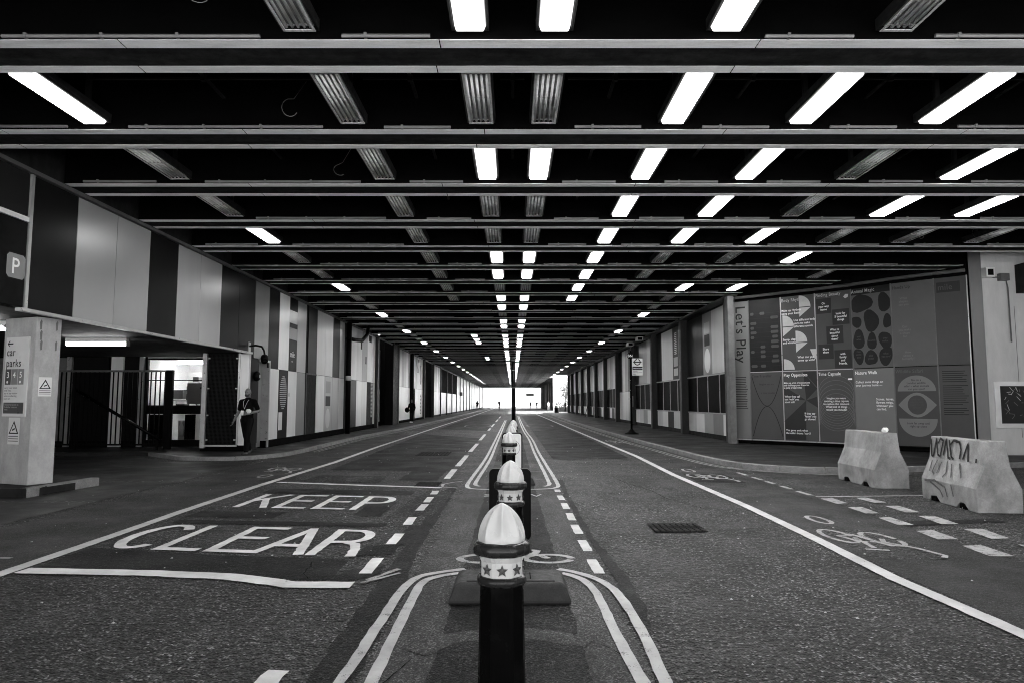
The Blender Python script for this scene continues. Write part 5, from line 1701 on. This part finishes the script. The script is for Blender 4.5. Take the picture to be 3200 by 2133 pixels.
# local frame: faces -Y (towards the camera) and slightly to the left; +X is image right
sh, hz = .205, 1.50
body = MB()
body.ell((0, .0, 1.735), (.078, .095, .115), 18, 12)          # skull
body.ell((0, -.035, 1.675), (.062, .070, .070), 14, 9)         # jaw
body.tube([(0, -.085, 1.745), (0, -.118, 1.705), (0, -.098, 1.695)], [.010, .017, .012], 8)   # nose
for s in (-1, 1):
    body.ell((s * .080, .005, 1.715), (.012, .024, .034), 8, 6)
    body.ell((s * .034, -.088, 1.752), (.022, .014, .008), 8, 5)   # brow
limb(body, [(0, .02, 1.66), (0, .025, 1.53)], [.056, .058])
limb(body, [(0, .02, 1.47), (0, .01, 1.25), (0, .0, 1.02)], [.09, .095, .095])
# his right arm (image left) hangs out to the side
RA = [(-.205, .02, 1.47), (-.285, .03, 1.20), (-.375, -.05, .955)]
limb(body, RA, [.058, .046, .032])
# his left arm (image right) bent across the front
LA = [(.205, .02, 1.47), (.315, .05, 1.21), (.12, -.20, 1.135)]
limb(body, LA, [.058, .047, .033])
LEGA = [(-.095, .0, .96), (-.085, .10, .52), (-.07, .27, .10)]   # trailing leg
LEGB = [(.095, .0, .96), (.075, -.09, .52), (.055, -.10, .075)]    # leading leg
for lg in (LEGA, LEGB):
    limb(body, lg, [.088, .058, .040])
hand(body, (-.380, -.055, .945), (-.22, -.25, -.95), (0.5, -.85, .1), 1.05, .5)
hand(body, (.115, -.205, 1.135), (-.93, -.35, .10), (0, -.1, 1), 1.05, 1.0)
ob = obj('body', body, M['skin'], man, local=True)
remesh(ob, .0075, 2)
brd = MB()
brd.ell((0, -.048, 1.652), (.063, .066, .050), 14, 9)
brd.ell((0, -.030, 1.675), (.071, .060, .035), 14, 9)
b_ = obj('beard', brd, M['beard'], man, local=True)
remesh(b_, .012, 2)
for s in (-1, 1):
    obj('eye', MB().ell((s * .032, -.094, 1.737), (.012, .008, .007), 8, 6), M['ink'], man, local=True, smooth=True)
sh_ = MB()
limb(sh_, [(0, .02, 1.485), (0, .012, 1.30), (0, .0, 1.10), (0, .0, .93)], [.125, .158, .160, .165])
limb(sh_, [(-.15, .02, 1.475), (0, .02, 1.50), (.15, .02, 1.475)], [.078, .08, .078])
for A in (RA, LA):
    e = Vector(A[0]).lerp(Vector(A[1]), .72)
    limb(sh_, [A[0], tuple(e)], [.075, .070])
sh_.v = [(x * 1.10 if z < 1.42 and abs(x) < .2 else x, y * .80, z) for x, y, z in sh_.v]
o = obj('t_shirt', sh_, M['shirt'], man, local=True)
remesh(o, .013, 3)
tr = MB()
limb(tr, [(-.07, .0, .95), (.07, .0, .95)], [.115, .115])
limb(tr, [(LEGA[0]), LEGA[1], (-.072, .255, .15)], [.110, .083, .068])
limb(tr, [(LEGB[0]), LEGB[1], (.056, -.10, .13)], [.110, .083, .068])
o = obj('trousers', tr, M['trous'], man, local=True)
remesh(o, .015, 3)
for k, (x, y, z, tilt) in enumerate([(-.068, .25, .075, .55), (.05, -.16, .04, .0)]):
    s_ = MB().ell((0, 0, 0), (.048, .135, .042), 14, 8)
    s_.v = [(x + a, y + b * math.cos(tilt) - c * math.sin(tilt), max(z + b * math.sin(tilt) + c * math.cos(tilt), .002)) for a, b, c in s_.v]
    obj('shoe', s_, M['shoe'], man, local=True, smooth=True)
for s in (-1, 1):
    obj('lanyard', MB().tube([(s * .075, .0, 1.565), (s * .062, -.115, 1.47), (s * .03, -.145, 1.36), (.0, -.15, 1.27)], .005, 6), M['inkl'], man, local=True)
man.rotation_euler = (0, 0, R(-12))
man.scale = (1.0, 1.0, 1.0)
cp = thing('takeaway_cup', 'pale paper cup held by the bald person', 'cup', (-7.42, 19.35, .10), R(-12))
obj('cup', MB().lathe([(.030, 1.10), (.040, 1.205), (.042, 1.21)], 16, cx=.025, cy_=-.285), M['cup'], cp, local=True, smooth=True)
obj('lid', MB().lathe([(.043, 1.21), (.043, 1.222), (.03, 1.228)], 16, cx=.025, cy_=-.285), M['inkw'], cp, local=True)
bgp = thing('paper_bag', 'crumpled white paper bag tucked in the bald person arm', 'bag', (-7.42, 19.35, .10), R(-12))
mb = MB().ell((.17, -.21, 1.215), (.085, .035, .06), 12, 8)
mb.v = [(x + .012 * mnoise.noise(Vector((x * 30, y * 30, z * 30))), y, z + .02 * mnoise.noise(Vector((z * 30, x * 30, 2)))) for x, y, z in mb.v]
obj('bag', mb, M['paperbag'], bgp, local=True)

def walker(label, loc, rz, h_=1.72, top='shirt', legs='trous', stride=.18, vox=.025, bag=False, shoes=None, shorts=False):
    t = thing('person', label, 'person', loc, rz)
    t.scale = (h_ / 1.78,) * 3
    b = MB()
    b.ell((0, 0, 1.67), (.078, .092, .115), 14, 9)
    b.tube([(0, -.08, 1.67), (0, -.115, 1.64)], [.012, .014], 6)
    limb(b, [(0, .0, 1.58), (0, .01, 1.46)], [.056, .066], 8)
    limb(b, [(0, .01, 1.40), (0, 0, 1.0)], [.125, .135], 10)
    for s in (-1, 1):
        arm = [(s * .20, 0, 1.40), (s * .25, s * .06, 1.13), (s * .235, s * stride * .5 - .08, .90)]
        limb(b, arm, [.055, .044, .032], 8)
        hand(b, arm[2], (0, -.25, -1), (0, -1, .2), 1.0, .5)
        limb(b, [(s * .09, 0, .92), (s * .085, -s * stride * .4, .50), (s * .08, s * stride * .6 - s * stride, .09)], [.085, .056, .04], 8)
        b.ell((s * .08, -s * stride * .4 - .05, .045), (.045, .12, .04), 10, 6)
    remesh(obj('body', b, M['skin'], t, local=True), vox, 2)
    c = MB()
    limb(c, [(0, .01, 1.42), (0, 0, 1.2), (0, 0, .88)], [.13, .16, .165], 10)
    limb(c, [(-.16, 0, 1.41), (.16, 0, 1.41)], [.075, .075], 8)
    for s in (-1, 1):
        limb(c, [(s * .20, 0, 1.40), (s * .25, s * .06, 1.13)] + ([(s * .235, s * stride * .5 - .08, .96)] if not shorts else []), [.072, .062] + ([.05] if not shorts else []), 8)
    remesh(obj('top', c, M[top], t, local=True), vox, 2)
    l = MB()
    limb(l, [(-.07, 0, .9), (.07, 0, .9)], [.115, .115], 8)
    for s in (-1, 1):
        q = [(s * .09, 0, .92), (s * .085, -s * stride * .4, .50), (s * .08, -s * stride * .4, .12)]
        limb(l, q[:2] if shorts else q, [.108, .085] if shorts else [.108, .082, .065], 8)
    remesh(obj('trousers', l, M[legs], t, local=True), vox, 2)
    hr_ = MB().ell((0, .012, 1.70), (.086, .095, .10), 12, 8)
    hr_.v = [(x, y, max(z, 1.66 + (y < -.02) * .07)) for x, y, z in hr_.v]
    obj('hair', hr_, M['beard'], t, local=True, smooth=True)
    if shoes:
        for s in (-1, 1):
            obj('shoe', MB().ell((s * .08, -s * stride * .4 - .05, .05), (.055, .135, .05), 10, 6), M[shoes], t, local=True, smooth=True)
    return t
w_ = walker('dark silhouetted person with pale shoes standing by the left wall', (-7.30, 50.0, .10), R(-20), 1.68, 'shirt', 'trous', .1, .02, shoes='inkw')
bgo = thing('shoulder_bag', 'dark shoulder bag carried by the silhouetted person', 'bag', (-7.62, 49.95, .9))
obj('pouch', MB().ell((-7.62, 49.92, 1.02), (.17, .10, .19), 14, 9), M['shirt'], bgo, smooth=True)
obj('strap', MB().tube([(-7.55, 49.95, 1.15), (-7.45, 49.85, 1.4), (-7.36, 49.95, 1.53)], .02, 6), M['shirt'], bgo)
walker('distant person in shorts walking by the left wall', (-6.9, 135, .1), R(10), 1.8, 'shirt', 'skin', .3, .03, shorts=True)
walker('distant walker left of two near the tunnel mouth on the right', (4.2, 163, .02), 0, 1.75, 'shirt', 'skin', .3, .035, shorts=True)
walker('distant walker right of two near the tunnel mouth on the right', (5.4, 155, .02), 0, 1.8, 'trous', 'skin', .3, .035, shorts=True)
walker('distant person in white on the right pavement by the sunlit gap', (6.75, 131, .05), R(30), 1.75, 'inkw', 'inkl', .2, .035)
walker('distant dark person leaning at the end of the right wall', (7.75, 101.5, .12), R(60), 1.7, 'shirt', 'trous', .1, .03)
walker('distant person at the sunlit gap beside the dark bin', (6.9, 108, .02), R(-40), 1.7, 'pm2', 'trous', .2, .035)
cy_p = walker('distant cyclist riding in the left lane near the mouth', (-2.7, 139, .28), 0, 1.7, 'shirt', 'trous', .3, .035)
bk_ = thing('bicycle', 'distant bicycle under the cyclist in the left lane', 'bicycle', (-2.7, 139, 0))
for y, n in ((138.5, 'wheel'), (139.5, 'wheel')):
    obj(n, MB().tube([(-2.7, y + .33 * math.cos(R(t)), .34 + .33 * math.sin(R(t))) for t in range(0, 361, 24)], .03, 6), M['ink'], bk_)
obj('frame', MB().tube([(-2.7, 139.5, .34), (-2.7, 139.2, .85), (-2.7, 138.7, .85), (-2.7, 138.5, .34)], .03, 6).tube([(-2.7, 139.2, .85), (-2.7, 139.05, .3), (-2.7, 138.7, .85)], .03, 6), M['ink'], bk_)
obj('handlebar', MB().tube([(-2.95, 138.65, 1.0), (-2.45, 138.65, 1.0)], .03, 6), M['ink'], bk_)
bn = thing('litter_bin', 'dark cylindrical bin standing in the sunlit gap', 'bin', (6.3, 99.0, .02))
obj('drum', MB().lathe([(.30, .02), (.32, .08), (.32, .95), (.28, 1.0)], 16, cx=6.3, cy_=99.0), M['black'], bn, smooth=True)
obj('band', MB().lathe([(.325, .85), (.33, .87), (.325, .9)], 16, cx=6.3, cy_=99.0), M['inkl'], bn)
obj('hood', MB().lathe([(.28, 1.0), (.30, 1.05), (.2, 1.15), (.02, 1.18)], 16, cx=6.3, cy_=99.0), M['inkl'], bn, smooth=True)
# leaning plank on the far right pavement
pk = tag(obj('leaning_board', MB().add([(7.2, 69.0, .12), (7.2, 69.3, .12), (7.62, 70.1, 1.5), (7.62, 69.8, 1.5), (7.26, 69.0, .12), (7.26, 69.3, .12), (7.66, 70.1, 1.5), (7.66, 69.8, 1.5)],
         [(0, 1, 2, 3), (4, 7, 6, 5), (0, 4, 5, 1), (1, 5, 6, 2), (2, 6, 7, 3), (3, 7, 4, 0)]), M['black']), 'dark board leaning against a right wall column', 'board')
# tree and low hedge in the gap, sign on the far road
random.seed(11)
def tree(label, x, y, h_, r, n):
    t = thing('street_tree', label, 'tree', (x, y, 0), 0, 'trees in the sunlit gap')
    mb = MB().tube([(x, y, 0), (x + .1, y, h_ * .35), (x, y + .1, h_ * .75)], [.13, .10, .04], 8)
    for k in range(9):
        a = random.uniform(0, 6.28)
        z = h_ * random.uniform(.3, .65)
        e = (x + math.cos(a) * r * .8, y + math.sin(a) * r * .8, z + random.uniform(.4, 1.4))
        mb.tube([(x, y, z), ((x + e[0]) / 2, (y + e[1]) / 2, (z + e[2]) / 2 + .1), e], [.05, .035, .012], 6)
    obj('trunk', mb, M['bark'], t)
    lf = MB()
    cl_ = [(random.gauss(0, r * .5), random.gauss(0, r * .5), h_ * .62 + random.gauss(0, h_ * .17)) for _ in range(34)]
    for k in range(n):
        c = random.choice(cl_)
        p = Vector((x + c[0] + random.gauss(0, .28), y + c[1] + random.gauss(0, .28), c[2] + random.gauss(0, .25)))
        a = Vector((random.uniform(-1, 1), random.uniform(-1, 1), random.uniform(-1, 1))).normalized() * random.uniform(.09, .17)
        b = a.orthogonal().normalized() * a.length * .55
        lf.add([p - a, p + b, p + a, p - b], [(0, 1, 2, 3)])
    o = obj('crown', lf, M['leaf'], t, rec=False)
    o['kind'] = 'stuff'
tree('young leafy tree in the sunlit gap beyond the right wall, left one', 9.6, 120, 5.6, 1.7, 1500)
tree('young leafy tree in the sunlit gap close to the right wall end', 9.0, 108, 4.8, 1.3, 1100)
for k, (x, y, w) in enumerate([(8.6, 118, 1.8), (10.4, 117, 1.6), (9.6, 112, 1.2)]):
    pl_ = thing('planter', ['planter box of low shrubs in the sunlit gap, left one', 'planter box of low shrubs in the sunlit gap, right one', 'planter box of low shrubs closest in the sunlit gap'][k], 'planter', (x, y, 0), 0, 'planters in the sunlit gap')
    obj('box', B(x - w / 2, x + w / 2, y - .4, y + .4, 0, .8), M['conc'], pl_, bevel=.02)
    lf = MB()
    for q in range(260):
        p = Vector((x + random.uniform(-w / 2, w / 2), y + random.uniform(-.4, .4), random.uniform(.7, 1.5)))
        a = Vector((random.uniform(-1, 1), random.uniform(-1, 1), random.uniform(-1, 1))).normalized() * .12
        b = a.orthogonal().normalized() * .07
        lf.add([p - a, p + b, p + a, p - b], [(0, 1, 2, 3)])
    o = obj('shrub', lf, M['leaf'], pl_, rec=False)
    o['kind'] = 'stuff'
sg2 = thing('road_sign', 'distant traffic sign on a post near the tunnel mouth', 'sign', (4.6, 175, 0))
obj('post', MB().tube([(4.6, 175, 0), (4.6, 175, 3.2)], .06, 8), M['steel'], sg2)
obj('plate', B(3.4, 5.4, 174.9, 174.95, 3.2, 3.9), M['signm'], sg2)
